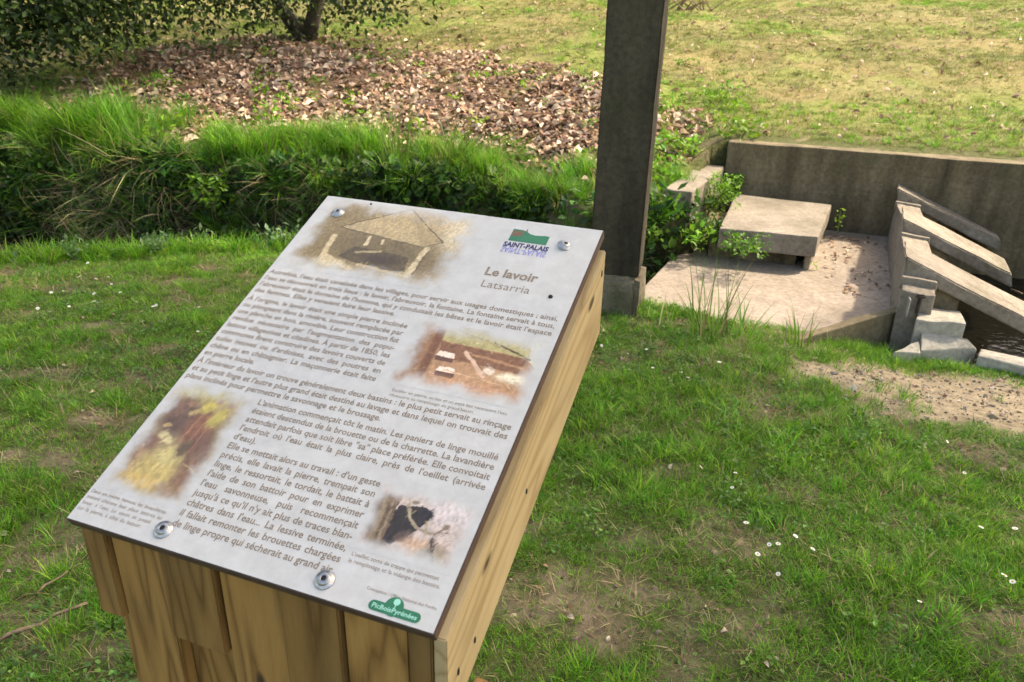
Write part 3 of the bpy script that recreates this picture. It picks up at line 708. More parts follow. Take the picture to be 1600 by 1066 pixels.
k.strokes(200, 3, ang=70, lo=.6, hi=1.6); k.c = k.c * .78 + .22 * np.array([.32, .25, .13]); k.finish(.4, 170, .034, 3)
# 4 photograph of a water inlet: timber, dark opening, bent rod, pale stone
k = Canvas(.436, .592, .078, .186, (.55, .43, .36))
k.blob(.56, .165, .035, .02, (.62, .52, .47), soft=.7); k.blob(.467, .128, .024, .044, (.15, .095, .055), 12, .4); k.line((.456, .160), (.462, .096), .004, (.27, .19, .11)); k.line((.468, .162), (.472, .098), .002, (.30, .22, .13), .8); k.line((.476, .160), (.482, .100), .0015, (.08, .05, .03))
k.poly([(.478, .156), (.518, .163), (.530, .150), (.520, .128), (.492, .096), (.478, .100)], (.035, .026, .022)); k.blob(.523, .150, .010, .010, (.03, .024, .022)); k.blob(.505, .112, .014, .008, (.12, .08, .06), 40)
k.blob(.535, .103, .030, .014, (.50, .33, .21), 10, .5); k.blob(.520, .100, .012, .012, (.56, .35, .22), 0, .5); k.blob(.555, .098, .02, .012, (.34, .26, .17), 0, .6)
k.line((.487, .168), (.503, .140), .0022, (.38, .30, .18)); k.line((.503, .140), (.518, .129), .0022, (.36, .28, .17)); k.line((.518, .129), (.545, .127), .002, (.30, .22, .14)); k.line((.525, .143), (.531, .128), .0018, (.42, .33, .2)); k.line((.545, .127), (.556, .140), .0014, (.2, .14, .09)); k.line((.548, .130), (.562, .134), .001, (.2, .14, .09)); k.blob(.557, .142, .006, .004, (.22, .15, .09), 30); k.line((.546, .119), (.560, .086), .0026, (.055, .04, .035)); k.blob(.500, .165, .006, .003, (.2, .14, .08))
k.strokes(120, 4, lo=.6, hi=1.4, ang=60); k.finish(.4, 240, .026, 4)

# screws: domed heads with a hexagon socket
STEEL = plain_mat('screw_steel', (.36, .355, .35), .33, 1.0, noise=.25, nscale=200); BLACK = plain_mat('socket_dark', (.012, .012, .012), .6)
def lathe(prof, k=28):
    V = []; F = []
    for r, z in prof: V += [(r * math.cos(a), r * math.sin(a), z) for a in np.linspace(0, 2 * math.pi, k, endpoint=False)]
    for a in range(len(prof) - 1):
        for q in range(k): F.append((a * k + q, a * k + (q + 1) % k, (a + 1) * k + (q + 1) % k, (a + 1) * k + q))
    return V, F
sv, sf = lathe([(.0135, .0002), (.0140, .0012), (.0132, .0024), (.0098, .0028), (.0092, .0050), (.0075, .0068), (.0046, .0076), (.0040, .0074), (.0038, .0035)])
screw_me = mesh('screw', sv, sf, smooth=True); screw_me.materials.append(STEEL)
hx = [(.0041 * math.cos(a), .0041 * math.sin(a), .0062) for a in np.linspace(0, 2 * math.pi, 6, endpoint=False)]
sock_me = mesh('socket', hx, [tuple(range(6))]); sock_me.materials.append(BLACK)
TIN = Matrix.Rotation(TILT, 4, 'X')
for (sx, sy) in ((.054, .748), (.541, .742), (.162, .026), (.430, .025)):
    pz = TIN @ Vector((sx, sy, 0)) + Vector((0, 0, zb0))
    so = link('screw', screw_me, None, sign, pz, (TILT, 0, random.random()))
    link('socket', sock_me, None, so)
pz = TIN @ Vector((.557, .606, 0)) + Vector((0, 0, zb0))
sv, sf = lathe([(.0001, .0035), (.003, .003), (.0042, .001), (.0042, .0001)], 12)
nl = link('nail_head', mesh('nail_head', sv, sf, smooth=True), BLACK, sign, pz, panel_rot); nl['label'] = 'small black nail head right of the title'
pz = TIN @ Vector((.110, .789, 0)) + Vector((0, 0, zb0)); o2 = link('nail_head', nl.data, None, sign, pz, panel_rot); o2.scale = (.6, .6, .6)
ox = Matrix.Rotation(0, 4, 'X')
for (y_, dz_, s_) in ((.69, .030, 1), (.045, .10, 1.0), (.10, .12, .9), (.30, .09, .8)):
    q = link('nail_hole', nl.data, None, sign, (.6123, y_, under(y_) - dz_), (0, math.pi / 2, 0)); q.scale = (1.6 * s_, .7, .4)

# ------------------------------------------------------------------ vegetation building blocks
GRASS_A = np.array([[.090, .265, .014], [.140, .345, .022], [.23, .42, .040], [.100, .285, .022]])
DRY_A = np.array([[.34, .27, .13], [.26, .19, .09], [.42, .35, .19]])

def blades(nb, L, w, spread, lean, droop, dry=.1, cols=GRASS_A, seed=0, seg=3):
    r = np.random.default_rng(seed); V = []; F = []; C = []
    for _ in range(nb):
        a = r.uniform(0, 2 * math.pi); rr = spread * math.sqrt(r.random()); bx, by = rr * math.cos(a), rr * math.sin(a)
        a2 = a + r.normal(0, .9); ln = L * r.uniform(.55, 1.15); le = abs(r.normal(lean, lean * .5)); dr = droop * r.uniform(.5, 1.4); ww = w * r.uniform(.7, 1.3)
        px, py = -math.sin(a2 + r.normal(0, .5)), math.cos(a2 + r.normal(0, .5))
        col = DRY_A[r.integers(3)] if r.random() < dry else cols[r.integers(len(cols))] * r.uniform(.8, 1.25)
        b0 = len(V); x, y, z = bx, by, -.01; ang = le
        for s in range(seg + 1):
            t = s / seg; hw = ww * .5 * (1 - t ** 1.6)
            if s < seg: V += [(x - px * hw, y - py * hw, z), (x + px * hw, y + py * hw, z)]; C += [col * (1 - .12 * (1 - t))] * 2
            else: V.append((x, y, z)); C.append(col)
            st_ = ln / seg; x += math.cos(a2) * math.sin(ang) * st_; y += math.sin(a2) * math.sin(ang) * st_; z += math.cos(ang) * st_; ang += dr / seg
        for s in range(seg - 1): F.append((b0 + 2 * s, b0 + 2 * s + 1, b0 + 2 * s + 3, b0 + 2 * s + 2))
        F.append((b0 + 2 * seg - 2, b0 + 2 * seg - 1, b0 + 2 * seg))
    return V, F, C

def leaf_geo(L, W, fold=.25, curl=.3, seg=3):
    V = []; F = []
    for s in range(seg + 1):
        t = s / seg; w = W * .5 * math.sin(math.pi * min(.97, t ** .8 * .93 + .05)); y = L * t; z = curl * L * (t - t * t) - .25 * curl * L * t
        V += [(-w, y, z + fold * w), (0, y, z), (w, y, z + fold * w)]
    for s in range(seg):
        b = 3 * s; F += [(b, b + 1, b + 4, b + 3), (b + 1, b + 2, b + 5, b + 4)]
    return np.array(V), F

def rot_rand(r, tilt):
    yaw = r.uniform(0, 2 * math.pi); t = r.normal(0, tilt); u = r.normal(0, tilt)
    return Matrix.Rotation(yaw, 3, 'Z') @ Matrix.Rotation(t, 3, 'X') @ Matrix.Rotation(u, 3, 'Y')

def leaf_cluster(nl, R, H, L, W, cols, tilt=.6, seed=0):
    r = np.random.default_rng(seed); V = []; F = []; C = []
    for _ in range(nl):
        lv, lf = leaf_geo(L * r.uniform(.6, 1.2), W * r.uniform(.7, 1.2), r.uniform(.1, .5), r.uniform(-.2, .5), 2)
        m = np.array(rot_rand(r, tilt)); a = r.uniform(0, 6.283); rr = R * math.sqrt(r.random())
        o = np.array([rr * math.cos(a), rr * math.sin(a), H * r.random() ** .8]); b = len(V)
        V += list(lv @ m.T + o); F += [tuple(q + b for q in f_) for f_ in lf]; col = cols[r.integers(len(cols))] * r.uniform(.75, 1.25); C += [col] * len(lv)
    return V, F, C

PROTO = {}
def protos(key, geos, mat):
    c_ = bpy.data.collections.new('kit_' + key)
    for g in geos:
        me = mesh(key, g[0], g[1], np.array(g[2])); me.materials.append(mat)
        o = bpy.data.objects.new(key, me); c_.objects.link(o)
    PROTO[key] = c_; return c_

def scatter(name, coll, pts, rot, scl, label, cat, kind='stuff'):
    pts = np.asarray(pts, float); n_ = len(pts)
    me = bpy.data.meshes.new(name); me.vertices.add(n_); me.vertices.foreach_set('co', pts.astype(np.float32).ravel())
    a = me.attributes.new('rot', 'FLOAT_VECTOR', 'POINT'); a.data.foreach_set('vector', np.asarray(rot, np.float32).ravel())
    a = me.attributes.new('scl', 'FLOAT_VECTOR', 'POINT'); s3 = np.asarray(scl, np.float32); s3 = np.repeat(s3[:, None], 3, 1) if s3.ndim == 1 else s3; a.data.foreach_set('vector', s3.ravel())
    a = me.attributes.new('idx', 'INT', 'POINT'); a.data.foreach_set('value', rng.integers(0, 1000, n_).astype(np.int32))
    o = link(name, me)
    ng = bpy.data.node_groups.new(name, 'GeometryNodeTree')
    ng.interface.new_socket('Geometry', in_out='INPUT', socket_type='NodeSocketGeometry'); ng.interface.new_socket('Geometry', in_out='OUTPUT', socket_type='NodeSocketGeometry')
    nn, ll = ng.nodes, ng.links
    gi, go = nn.new('NodeGroupInput'), nn.new('NodeGroupOutput'); ip = nn.new('GeometryNodeInstanceOnPoints'); ci = nn.new('GeometryNodeCollectionInfo')
    ci.inputs['Collection'].default_value = coll; ci.inputs['Separate Children'].default_value = True; ci.inputs['Reset Children'].default_value = True
    def attr(nm, ty): q = nn.new('GeometryNodeInputNamedAttribute'); q.data_type = ty; q.inputs[0].default_value = nm; return q.outputs[0]
    er = nn.new('FunctionNodeEulerToRotation'); ll.new(attr('rot', 'FLOAT_VECTOR'), er.inputs[0])
    ll.new(gi.outputs[0], ip.inputs['Points']); ll.new(ci.outputs[0], ip.inputs['Instance']); ip.inputs['Pick Instance'].default_value = True
    ll.new(attr('idx', 'INT'), ip.inputs['Instance Index']); ll.new(er.outputs[0], ip.inputs['Rotation']); ll.new(attr('scl', 'FLOAT_VECTOR'), ip.inputs['Scale'])
    ll.new(ip.outputs[0], go.inputs[0])
    o.modifiers.new('scatter', 'NODES').node_group = ng
    tag(o, label, cat, kind=kind); return o

def upright(n_, tilt=.12): return np.stack([rng.normal(0, tilt, n_), rng.normal(0, tilt, n_), rng.uniform(0, 2 * math.pi, n_)], 1)

protos('lawn_tuft', [blades(26, .034, .0025, .028, .60, .8, .09, seed=s) for s in range(6)], FOL)
protos('lush_tuft', [blades(28, .080, .0031, .032, .45, 1.1, .06, seed=20 + s) for s in range(6)], FOL)
CLO = np.array([[.10, .22, .04], [.14, .27, .05], [.09, .19, .045]])
protos('clover', [leaf_cluster(12, .045, .020, .015, .012, CLO, .45, seed=40 + s) for s in range(4)], FOL)
FARC = np.array([[.14, .185, .035], [.18, .21, .048], [.10, .185, .03], [.22, .21, .08]])
protos('dry_tuft', [blades(24, .045, .0042, .05, .7, .8, .20, FARC, seed=60 + s) for s in range(5)], FOL)
TALLC = np.array([[.075, .23, .014], [.12, .31, .022], [.055, .18, .014], [.18, .37, .035]])
protos('tall_tuft', [blades(40, .40, .0075, .06, .26, 1.2, .08, TALLC, seed=80 + s, seg=5) for s in range(5)], FOL)
protos('straw_tuft', [blades(40, .42, .005, .06, .9, 2.0, .75, seed=100 + s, seg=5) for s in range(4)], FOL)
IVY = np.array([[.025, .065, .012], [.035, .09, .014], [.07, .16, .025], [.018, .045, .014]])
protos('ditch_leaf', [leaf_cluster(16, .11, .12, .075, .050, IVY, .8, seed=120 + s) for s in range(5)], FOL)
BRG = np.array([[.13, .26, .02], [.17, .31, .03], [.10, .22, .02]])
protos('bright_leaf', [leaf_cluster(16, .10, .10, .055, .035, BRG, .6, seed=140 + s) for s in range(4)], FOL)
LIT = np.array([[.34, .225, .15], [.25, .155, .10], [.43, .305, .215], [.18, .105, .07], [.55, .43, .33]])
def dead_leaf(s):
    r = np.random.default_rng(s); lv, lf = leaf_geo(.105, .060, r.uniform(-.5, .9), r.uniform(.2, 1.3), 4)
    lv[:, 0] *= 1 + .18 * np.sin(lv[:, 1] * 160 + s); lv[:, 1] -= .05; lv[:, 2] += .006 + .01 * r.random(); return lv, lf, np.repeat(LIT[s % 5][None] * r.uniform(.85, 1.15), len(lv), 0)
protos('dead_leaf', [dead_leaf(s) for s in range(10)], DRYL)

def pts_on(x, y, dz=0.0): return np.stack([x, y, terrain(x, y) + dz], 1)
def sample(n_, x0, x1, y0, y1): return rng.uniform(x0, x1, n_), rng.uniform(y0, y1, n_)
SGN = [(-.72, .62), (.12, 1.45)]
def near_ok(x, y, m=.0): return (y < edge_n(x) + .08 + m) & ((x > .8) | (y < edge_n(x) + .16))
def in_view(x, y): return np.abs(x) < .72 * y + 1.7

# near lawn
x, y = sample(112000, -4.6, 4.2, .25, 4.95); k = in_view(x, y) & near_ok(x, y) & (rng.random(len(x)) < 1.02 - .93 * bare_mask(x, y) - 1.15 * spots(x, y, BARE[:3])); x, y = x[k], y[k]
k = ((x - .515) ** 2 + (y - 3.84) ** 2 > .04) & ((x < .65) | (y < edge_n(x) - .04)); x, y = x[k], y[k]
scatter('lawn_grass', PROTO['lawn_tuft'], pts_on(x, y), upright(len(x)), rng.uniform(.55, 1.25, len(x)) * (.75 + .6 * fbm(x * 2, y * 2, 88)), 'short green lawn grass around the sign', 'grass')
x, y = sample(34000, -4.6, 4.2, .25, 4.95); k = in_view(x, y) & near_ok(x, y) & (rng.random(len(x)) < np.maximum(spots(x, y, LUSH) * .8, .85 * sstep(.50, .68, fbm(x * 2.6, y * 2.6, 90))) * (1 - bare_mask(x, y))); x, y = x[k], y[k]
scatter('lush_grass', PROTO['lush_tuft'], pts_on(x, y), upright(len(x), .2), rng.uniform(.45, 1.1, len(x)), 'longer lush grass patches in the near lawn', 'grass')
x, y = sample(14000, -4.6, 4.2, .25, 4.8); k = in_view(x, y) & near_ok(x, y) & (spots(x, y, BARE[:3]) < .3) & (rng.random(len(x)) < sstep(.5, .65, fbm(x * 1.9 + 3, y * 1.9, 95)) * .8 + .06); x, y = x[k], y[k]
scatter('clover', PROTO['clover'], pts_on(x, y, .004), upright(len(x)), rng.uniform(.6, 1.2, len(x)), 'low clover leaves among the near grass', 'clover')
x, y = sample(9000, -4.6, 4.2, .25, 4.8); k = in_view(x, y) & near_ok(x, y, -.1) & (rng.random(len(x)) < .05 + .6 * bare_mask(x, y)); x, y = x[k], y[k]
scatter('lawn_litter', PROTO['dead_leaf'], pts_on(x, y, .002), upright(len(x), .4), rng.uniform(.10, .28, len(x)), 'small dry leaf scraps on bare soil of the near lawn', 'leaf litter')
protos('thatch', [blades(16, .055, .0028, .045, 1.35, .25, .85, seed=180 + s, seg=2) for s in range(5)], FOL)
x, y = sample(24000, -4.6, 4.2, .25, 4.9); k = in_view(x, y) & near_ok(x, y, -.05) & (rng.random(len(x)) < .14 + .6 * bare_mask(x, y) - .8 * spots(x, y, BARE[:3])); x, y = x[k], y[k]
scatter('lawn_thatch', PROTO['thatch'], pts_on(x, y, .012), upright(len(x), .15), rng.uniform(.5, 1.2, len(x)), 'dry straw coloured thatch lying between the near grass', 'thatch')
# gravel of the dirt path
def pebble(s):
    r = np.random.default_rng(s); bm = bmesh.new(); bmesh.ops.create_icosphere(bm, subdivisions=1, radius=.012)
    V = [np.array(v_.co) * np.array([1, .75, .5]) * r.uniform(.75, 1.2) for v_ in bm.verts]; F = [tuple(q.index for q in f_.verts) for f_ in bm.faces]; bm.free()
    return V, F, [np.array([.36, .31, .25]) * r.uniform(.6, 1.25)] * len(V)
PEB = foliage_mat('pebble', 0, .9, .4, .2)
protos('pebble', [pebble(s) for s in range(5)], PEB)
x, y = sample(9000, .8, 4.2, 2.2, 3.6); k = (rng.random(len(x)) < spots(x, y, BARE[:3]) * .35) & near_ok(x, y, -.06); x, y = x[k], y[k]
scatter('path_gravel', PROTO['pebble'], pts_on(x, y, .001), upright(len(x), .6), rng.lognormal(-.75, .5, len(x)), 'loose gravel and small stones on the dirt path', 'gravel')

protos('crumb', [(g0, g1, [c_ * np.array([.62, .55, .47]) for c_ in g2]) for g0, g1, g2 in (pebble(s) for s in range(10, 15))], PEB)
x, y = sample(60000, -4.6, 4.2, .3, 4.6); k = in_view(x, y) & near_ok(x, y, -.1) & (rng.random(len(x)) < bare_mask(x, y) ** 1.5 * .75); x, y = x[k], y[k]
scatter('soil_crumbs', PROTO['crumb'], pts_on(x, y, .0), upright(len(x), .6), rng.lognormal(-.95, .5, len(x)), 'brown soil crumbs on bare spots of the near lawn', 'soil')
# far lawn
x, y = sample(125000, -11, 12, 5.0, 15.5); e = y - edge_f(x); lm = litter_mask(x, y)
k = (np.abs(x) < .72 * y + 1) & (e > .22) & (rng.random(len(x)) < (1 - .92 * lm) * (.25 + .75 * sstep(.3, .6, fbm(x * 1.5, y * 1.5, 70))) * (1 - .35 * sstep(.50, .66, fbm(x * 1.2 + 30, y * 1.6, 79)))); x, y = x[k], y[k]
scatter('far_lawn_grass', PROTO['dry_tuft'], pts_on(x, y), upright(len(x)), rng.uniform(.5, 1.2, len(x)), 'short yellowing grass of the sunlit far lawn', 'grass')
x, y = sample(20000, -9, 9, 5.2, 14); e = y - edge_f(x)
gp = sstep(.52, .66, fbm(x * .9 + 9, y * .9, 78)) + (sstep(1.2, 1.9, x) * sstep(.15, .35, e) * (1 - sstep(.5, 1.0, e)))
k = (np.abs(x) < .72 * y + 1) & (e > .2) & (rng.random(len(x)) < gp * (1 - .8 * litter_mask(x, y)) * .8); x, y = x[k], y[k]
scatter('far_green_grass', PROTO['lush_tuft'], pts_on(x, y), upright(len(x)), rng.uniform(.5, .95, len(x)), 'fresh green grass patches on the far lawn', 'grass')
# leaf litter
x, y = sample(70000, -6.5, 2.2, 5.3, 11); k = (rng.random(len(x)) < litter_mask(x, y) * (.25 + .85 * sstep(.3, .55, fbm(x * 1.6, y * 1.6, 55)))); x, y = x[k], y[k]
scatter('leaf_litter', PROTO['dead_leaf'], pts_on(x, y, .006), upright(len(x), .55), np.clip(rng.lognormal(-.68, .40, len(x)), .2, 1.1), 'pinkish brown fallen leaves carpeting the far bank', 'leaf litter')
x, y = sample(2600, -6, 8, 6, 13); k = (y - edge_f(x) > .3); x, y = x[k], y[k]
scatter('stray_leaves', PROTO['dead_leaf'], pts_on(x, y, .01), upright(len(x), .4), rng.uniform(.25, .7, len(x)), 'stray brown leaves scattered over the far lawn', 'leaf litter')
# weeds through the litter
x, y = sample(1500, -5.5, 2.2, 5.5, 9); k = (rng.random(len(x)) < sstep(.55, .68, fbm(x * 1.4 + 2, y * 1.4, 58)) * .7 + .04) & (y - edge_f(x) > .3); x, y = x[k], y[k]
scatter('bank_weeds', PROTO['bright_leaf'], pts_on(x, y, .0), upright(len(x), .2), rng.uniform(.4, .95, len(x)), 'low bright green weeds growing through the fallen leaves', 'weeds')
# tall grass along the far bank
cxs = np.concatenate([rng.uniform(-7, 1.15, 58), rng.normal(-3.55, .25, 9), rng.normal(-4.6, .3, 6)]); chs = rng.uniform(.32, 1.25, len(cxs)) * np.interp(cxs, [-5, -3.3, -2.9, -2.3, -1, -.2, .3, 1.2], [1.0, 1.05, .7, .8, .85, .65, .55, .42])
x = np.repeat(cxs, 15) + rng.normal(0, .09, len(cxs) * 15); y = edge_f(x) + np.clip(np.repeat(rng.normal(.30, .14, len(cxs)), 15) + rng.normal(0, .08, len(x)), .02, .9); hh = np.repeat(chs, 15)
x2 = rng.uniform(-7, 1.2, 700); y2 = edge_f(x2) + rng.uniform(.04, .6, 700); x = np.concatenate([x, x2]); y = np.concatenate([y, y2]); hh = np.concatenate([hh, rng.uniform(.18, .42, 700)])
scatter('bank_grass', PROTO['tall_tuft'], pts_on(x, y, -.02), upright(len(x), .18), hh * rng.uniform(.7, 1.1, len(x)), 'tall bright green grass fringing the far stream bank', 'grass')
# dry grass hanging over the edge, towards the stream
x = np.concatenate([rng.uniform(-6, 1.0, 34), rng.normal(-3.35, .18, 34), rng.normal(-4.4, .2, 8), rng.normal(-1.7, .12, 10)]); y = edge_f(x) - rng.uniform(.0, .22, len(x)); rt = upright(len(x), .2); rt[:, 0] = rng.normal(1.0, .25, len(x)); rt[:, 2] = rng.normal(0, .3, len(x))
scatter('hanging_straw', PROTO['straw_tuft'], pts_on(x, y, -.01), rt, rng.uniform(.6, 1.1, len(x)) * np.interp(x, [-4.5, -3, -1.5, 1], [1.2, 1.2, .9, .8]), 'dry straw hanging down the dark stream bank', 'grass')
x = rng.uniform(-6.5, 1.0, 260); y = edge_f(x) - rng.uniform(-.06, .14, len(x)); rt = upright(len(x), .25); rt[:, 0] = rng.normal(.75, .3, len(x)); rt[:, 2] = rng.normal(0, .35, len(x))
scatter('hanging_grass', PROTO['tall_tuft'], pts_on(x, y, -.01), rt, rng.uniform(.3, .75, len(x)), 'green grass spilling down the shaded stream bank', 'grass')
# leaves on the bank face, and along the near edge
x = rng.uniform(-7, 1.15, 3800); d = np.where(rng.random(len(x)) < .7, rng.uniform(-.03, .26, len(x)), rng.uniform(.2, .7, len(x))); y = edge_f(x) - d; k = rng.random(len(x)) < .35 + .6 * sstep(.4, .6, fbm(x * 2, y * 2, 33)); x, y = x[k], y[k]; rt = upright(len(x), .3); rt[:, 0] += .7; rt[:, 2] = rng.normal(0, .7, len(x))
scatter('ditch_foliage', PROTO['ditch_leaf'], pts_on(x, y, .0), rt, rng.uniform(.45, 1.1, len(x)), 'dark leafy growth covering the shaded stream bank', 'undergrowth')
NETT = np.array([[.10, .17, .075], [.13, .21, .10], [.07, .14, .05]])
protos('edge_leaf', [leaf_cluster(18, .08, .13, .042, .020, NETT, .7, seed=160 + s) for s in range(4)], FOL)
x = rng.uniform(-5, .45, 650); y = edge_n(x) + rng.normal(.10, .10, len(x)); k = rng.random(len(x)) < .25 + .75 * sstep(.4, .6, fbm(x * 1.4, x * 0 + 3, 36)); x, y = x[k], y[k]
scatter('edge_weeds', PROTO['edge_leaf'], pts_on(x, y, .0), upright(len(x), .25), rng.uniform(.5, 1.15, len(x)), 'greyish green small leaved weeds along the near stream edge', 'weeds')
x = rng.uniform(-5, 1.9, 1500); y = edge_n(x) + rng.normal(.0, .07, len(x)); hh = rng.uniform(.9, 2.0, len(x)) * np.where(x > .6, .40, 1.0)
scatter('edge_grass', PROTO['lush_tuft'], pts_on(x, y), upright(len(x), .3), hh, 'longer grass on the near edge of the stream', 'grass')
# greenery round the side wall
x = rng.uniform(.80, 1.5, 130); y = rng.uniform(4.75, 6.2, 130); k = (y > 5.15 + (x - 1.05) * 2.1 + .16) | ((y < 5.02) & (x < 1.35)); x, y = x[k], y[k]
zz = np.maximum(terrain(x, y), np.where(y < 5.02, .04, .15)); scatter('side_wall_weeds', PROTO['bright_leaf'], np.stack([x, y, zz], 1), upright(len(x), .4), rng.uniform(.5, 1.1, len(x)), 'bright weeds growing round the short grey side wall', 'weeds')

# ------------------------------------------------------------------ single plants
STEM = plain_mat('plant_stem', (.10, .15, .04), .7, noise=.2)
def tube(pts, r0, r1, k=6):
    V = []; F = []; n_ = len(pts); pts = [Vector(p_) for p_ in pts]
    for a, p_ in enumerate(pts):
        d = (pts[min(a + 1, n_ - 1)] - pts[max(a - 1, 0)]).normalized(); u = d.orthogonal().normalized(); w = d.cross(u); r = r0 + (r1 - r0) * a / (n_ - 1)
        V += [tuple(p_ + (u * math.cos(t) + w * math.sin(t)) * r) for t in np.linspace(0, 2 * math.pi, k, endpoint=False)]
    for a in range(n_ - 1):
        for q in range(k): F.append((a * k + q, a * k + (q + 1) % k, (a + 1) * k + (q + 1) % k, (a + 1) * k + q))
    F.append(tuple(range(k))[::-1]); F.append(tuple(range((n_ - 1) * k, n_ * k))); return V, F

def merge(parts):
    V = []; F = []; C = []
    for g in parts:
        b = len(V); V += list(g[0]); F += [tuple(q + b for q in f_) for f_ in g[1]]
        if len(g) > 2: C += list(g[2])
    return (V, F, C) if C else (V, F)

def leafy_plant(name, loc, R, H, nl, L, W, cols, seed, label, cat='plant', tilt=.6):
    o = empty(name, loc); tag(o, label, cat)
    g = leaf_cluster(nl, R, H, L, W, cols, tilt, seed)
    link('leaves', mesh('leaves', g[0], g[1], np.array(g[2])), FOL, o)
    r = np.random.default_rng(seed); tb = []
    for _ in range(6):
        a = r.uniform(0, 6.28); e_ = (R * .7 * math.cos(a), R * .7 * math.sin(a), H * r.uniform(.6, .95)); tb.append(tube([(0, 0, -.03), (e_[0] * .4, e_[1] * .4, e_[2] * .6), e_], .003, .0015, 5))
    g2 = merge(tb); link('stems', mesh('stems', g2[0], g2[1]), STEM, o); return o

def at_pix(u, v, z): q = bp(u, v, z); return (float(q[0]), float(q[1]), z)
q = at_pix(340, 300, -.05); leafy_plant('leafy_bush', (q[0] * .965, q[1] - .32, -.10), .15, .26, 110, .065, .042, BRG, 201, 'bright yellow green leafy plant hanging on the dark stream bank')
q = at_pix(395, 385, -.15); leafy_plant('broad_leaf_plant', (q[0], q[1], -.26), .13, .10, 14, .15, .065, np.array([[.035, .10, .025], [.05, .12, .03]]), 202, 'broad leaved dark plant low in the stream by the near edge', tilt=.7)
q = at_pix(250, 225, .30); leafy_plant('leafy_bush', q, .16, .22, 50, .065, .035, BRG, 203, 'yellow green weed beside the large grass tussock')
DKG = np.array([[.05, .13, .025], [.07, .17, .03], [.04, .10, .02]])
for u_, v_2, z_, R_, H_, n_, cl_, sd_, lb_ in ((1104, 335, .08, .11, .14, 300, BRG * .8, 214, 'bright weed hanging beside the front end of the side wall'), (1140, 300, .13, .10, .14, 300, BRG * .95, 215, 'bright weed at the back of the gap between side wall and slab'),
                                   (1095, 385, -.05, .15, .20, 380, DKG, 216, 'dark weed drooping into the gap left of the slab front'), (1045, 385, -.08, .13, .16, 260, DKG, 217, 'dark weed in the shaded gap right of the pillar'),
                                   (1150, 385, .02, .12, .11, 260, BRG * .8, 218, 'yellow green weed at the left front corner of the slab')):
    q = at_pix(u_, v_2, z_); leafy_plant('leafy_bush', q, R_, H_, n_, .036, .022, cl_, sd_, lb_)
q = at_pix(1128, 318, .17); leafy_plant('leafy_bush', q, .12, .20, 260, .034, .022, BRG * .9, 204, 'bright green weed in the corner between side wall and slab')
q = at_pix(1185, 378, .13); o = leafy_plant('creeping_weed', (q[0] - .08, q[1] - .02, .055), .15, .11, 200, .032, .022, BRG, 205, 'creeping yellow green weed spilling over the slab front edge')
q = at_pix(1075, 355, .05); leafy_plant('leafy_bush', (q[0], q[1], -.02), .16, .13, 150, .045, .026, np.array([[.06, .15, .03], [.08, .19, .03]]), 206, 'dark green weeds hanging below the side wall end')
q = at_pix(1160, 190, .62); leafy_plant('leafy_bush', (q[0], q[1], zt(q[0], q[1])), .2, .16, 80, .06, .04, BRG, 207, 'bright green weed on the bank above the back wall corner')
q = at_pix(1298, 352, .02); leafy_plant('wall_weed', (2.30, 5.38, .0), .035, .16, 14, .05, .018, BRG, 208, 'tiny green sprig at the right end of the slab')
q = at_pix(1262, 420, ZF); leafy_plant('wall_weed', q, .03, .07, 8, .05, .016, BRG, 209, 'tiny sprig growing under the slab corner')

def stem_plant(name, loc, stems, H, spread, label, seed, w=.0075, dry=.15):
    o = empty(name, loc); tag(o, label, 'grass clump')
    g = blades(stems, H, w, spread, .16, .55, dry, np.array([[.11, .24, .03], [.16, .30, .045]]), seed, 6)
    link('blades', mesh('blades', g[0], g[1], np.array(g[2])), FOL, o)
    return o
for u, v_, n_, H, sp, lb, sd in ((1105, 528, 36, .42, .10, 'tall thin grass clump rising before the pale floor', 301), (1160, 530, 18, .28, .08, 'sparser grass clump just right of the tallest one', 302), (1245, 535, 20, .25, .07, 'small seeding grass clump near the wing wall', 303),
                                 (1030, 515, 9, .22, .06, 'few bent grass stems beside the pillar footing', 304)):
    q = at_pix(u, v_, -.02); stem_plant('grass_clump', (q[0], q[1], zt(q[0], q[1])), n_, H, sp, lb, sd)
q = at_pix(1455, 585, -.1); 
g_ = blades(60, .05, .004, .05, .5, .9, .1, seed=310); o = link('grass_tuft', mesh('grass_tuft', g_[0], g_[1], np.array(g_[2])), FOL, None, (q[0], q[1], zt(q[0], q[1]))); tag(o, 'lone small round grass tuft on the bare dirt path', 'grass tuft')
for u, z_, n_, H, sp, lb, sd in ((612, .36, 46, .62, .09, 'tall green grass wisp rising in front of the fallen leaves', 321), (160, .35, 90, .60, .16, 'largest bright grass tussock on the left stream bank', 322), (700, .30, 50, .48, .10, 'bright grass tussock on the bank behind the panel', 323)):
    q = at_pix(u, 262 if u != 160 else 245, z_ - .05); q = (q[0], float(edge_f(q[0])) + .18); stem_plant('grass_tussock', (q[0], q[1], zt(q[0], q[1])), n_, H, sp, lb, sd, .008, .05)
x = rng.uniform(0, 1, 300); pa, pb = at_pix(1440, 562, -.1), at_pix(1640, 590, -.1)
scatter('kerb_grass', PROTO['lawn_tuft'], pts_on(pa[0] + (pb[0] - pa[0]) * x + rng.normal(0, .03, 300), pa[1] + (pb[1] - pa[1]) * x + rng.normal(0, .035, 300)), upright(300), rng.uniform(.7, 1.3, 300), 'strip of grass between dirt path and pale kerb', 'grass')

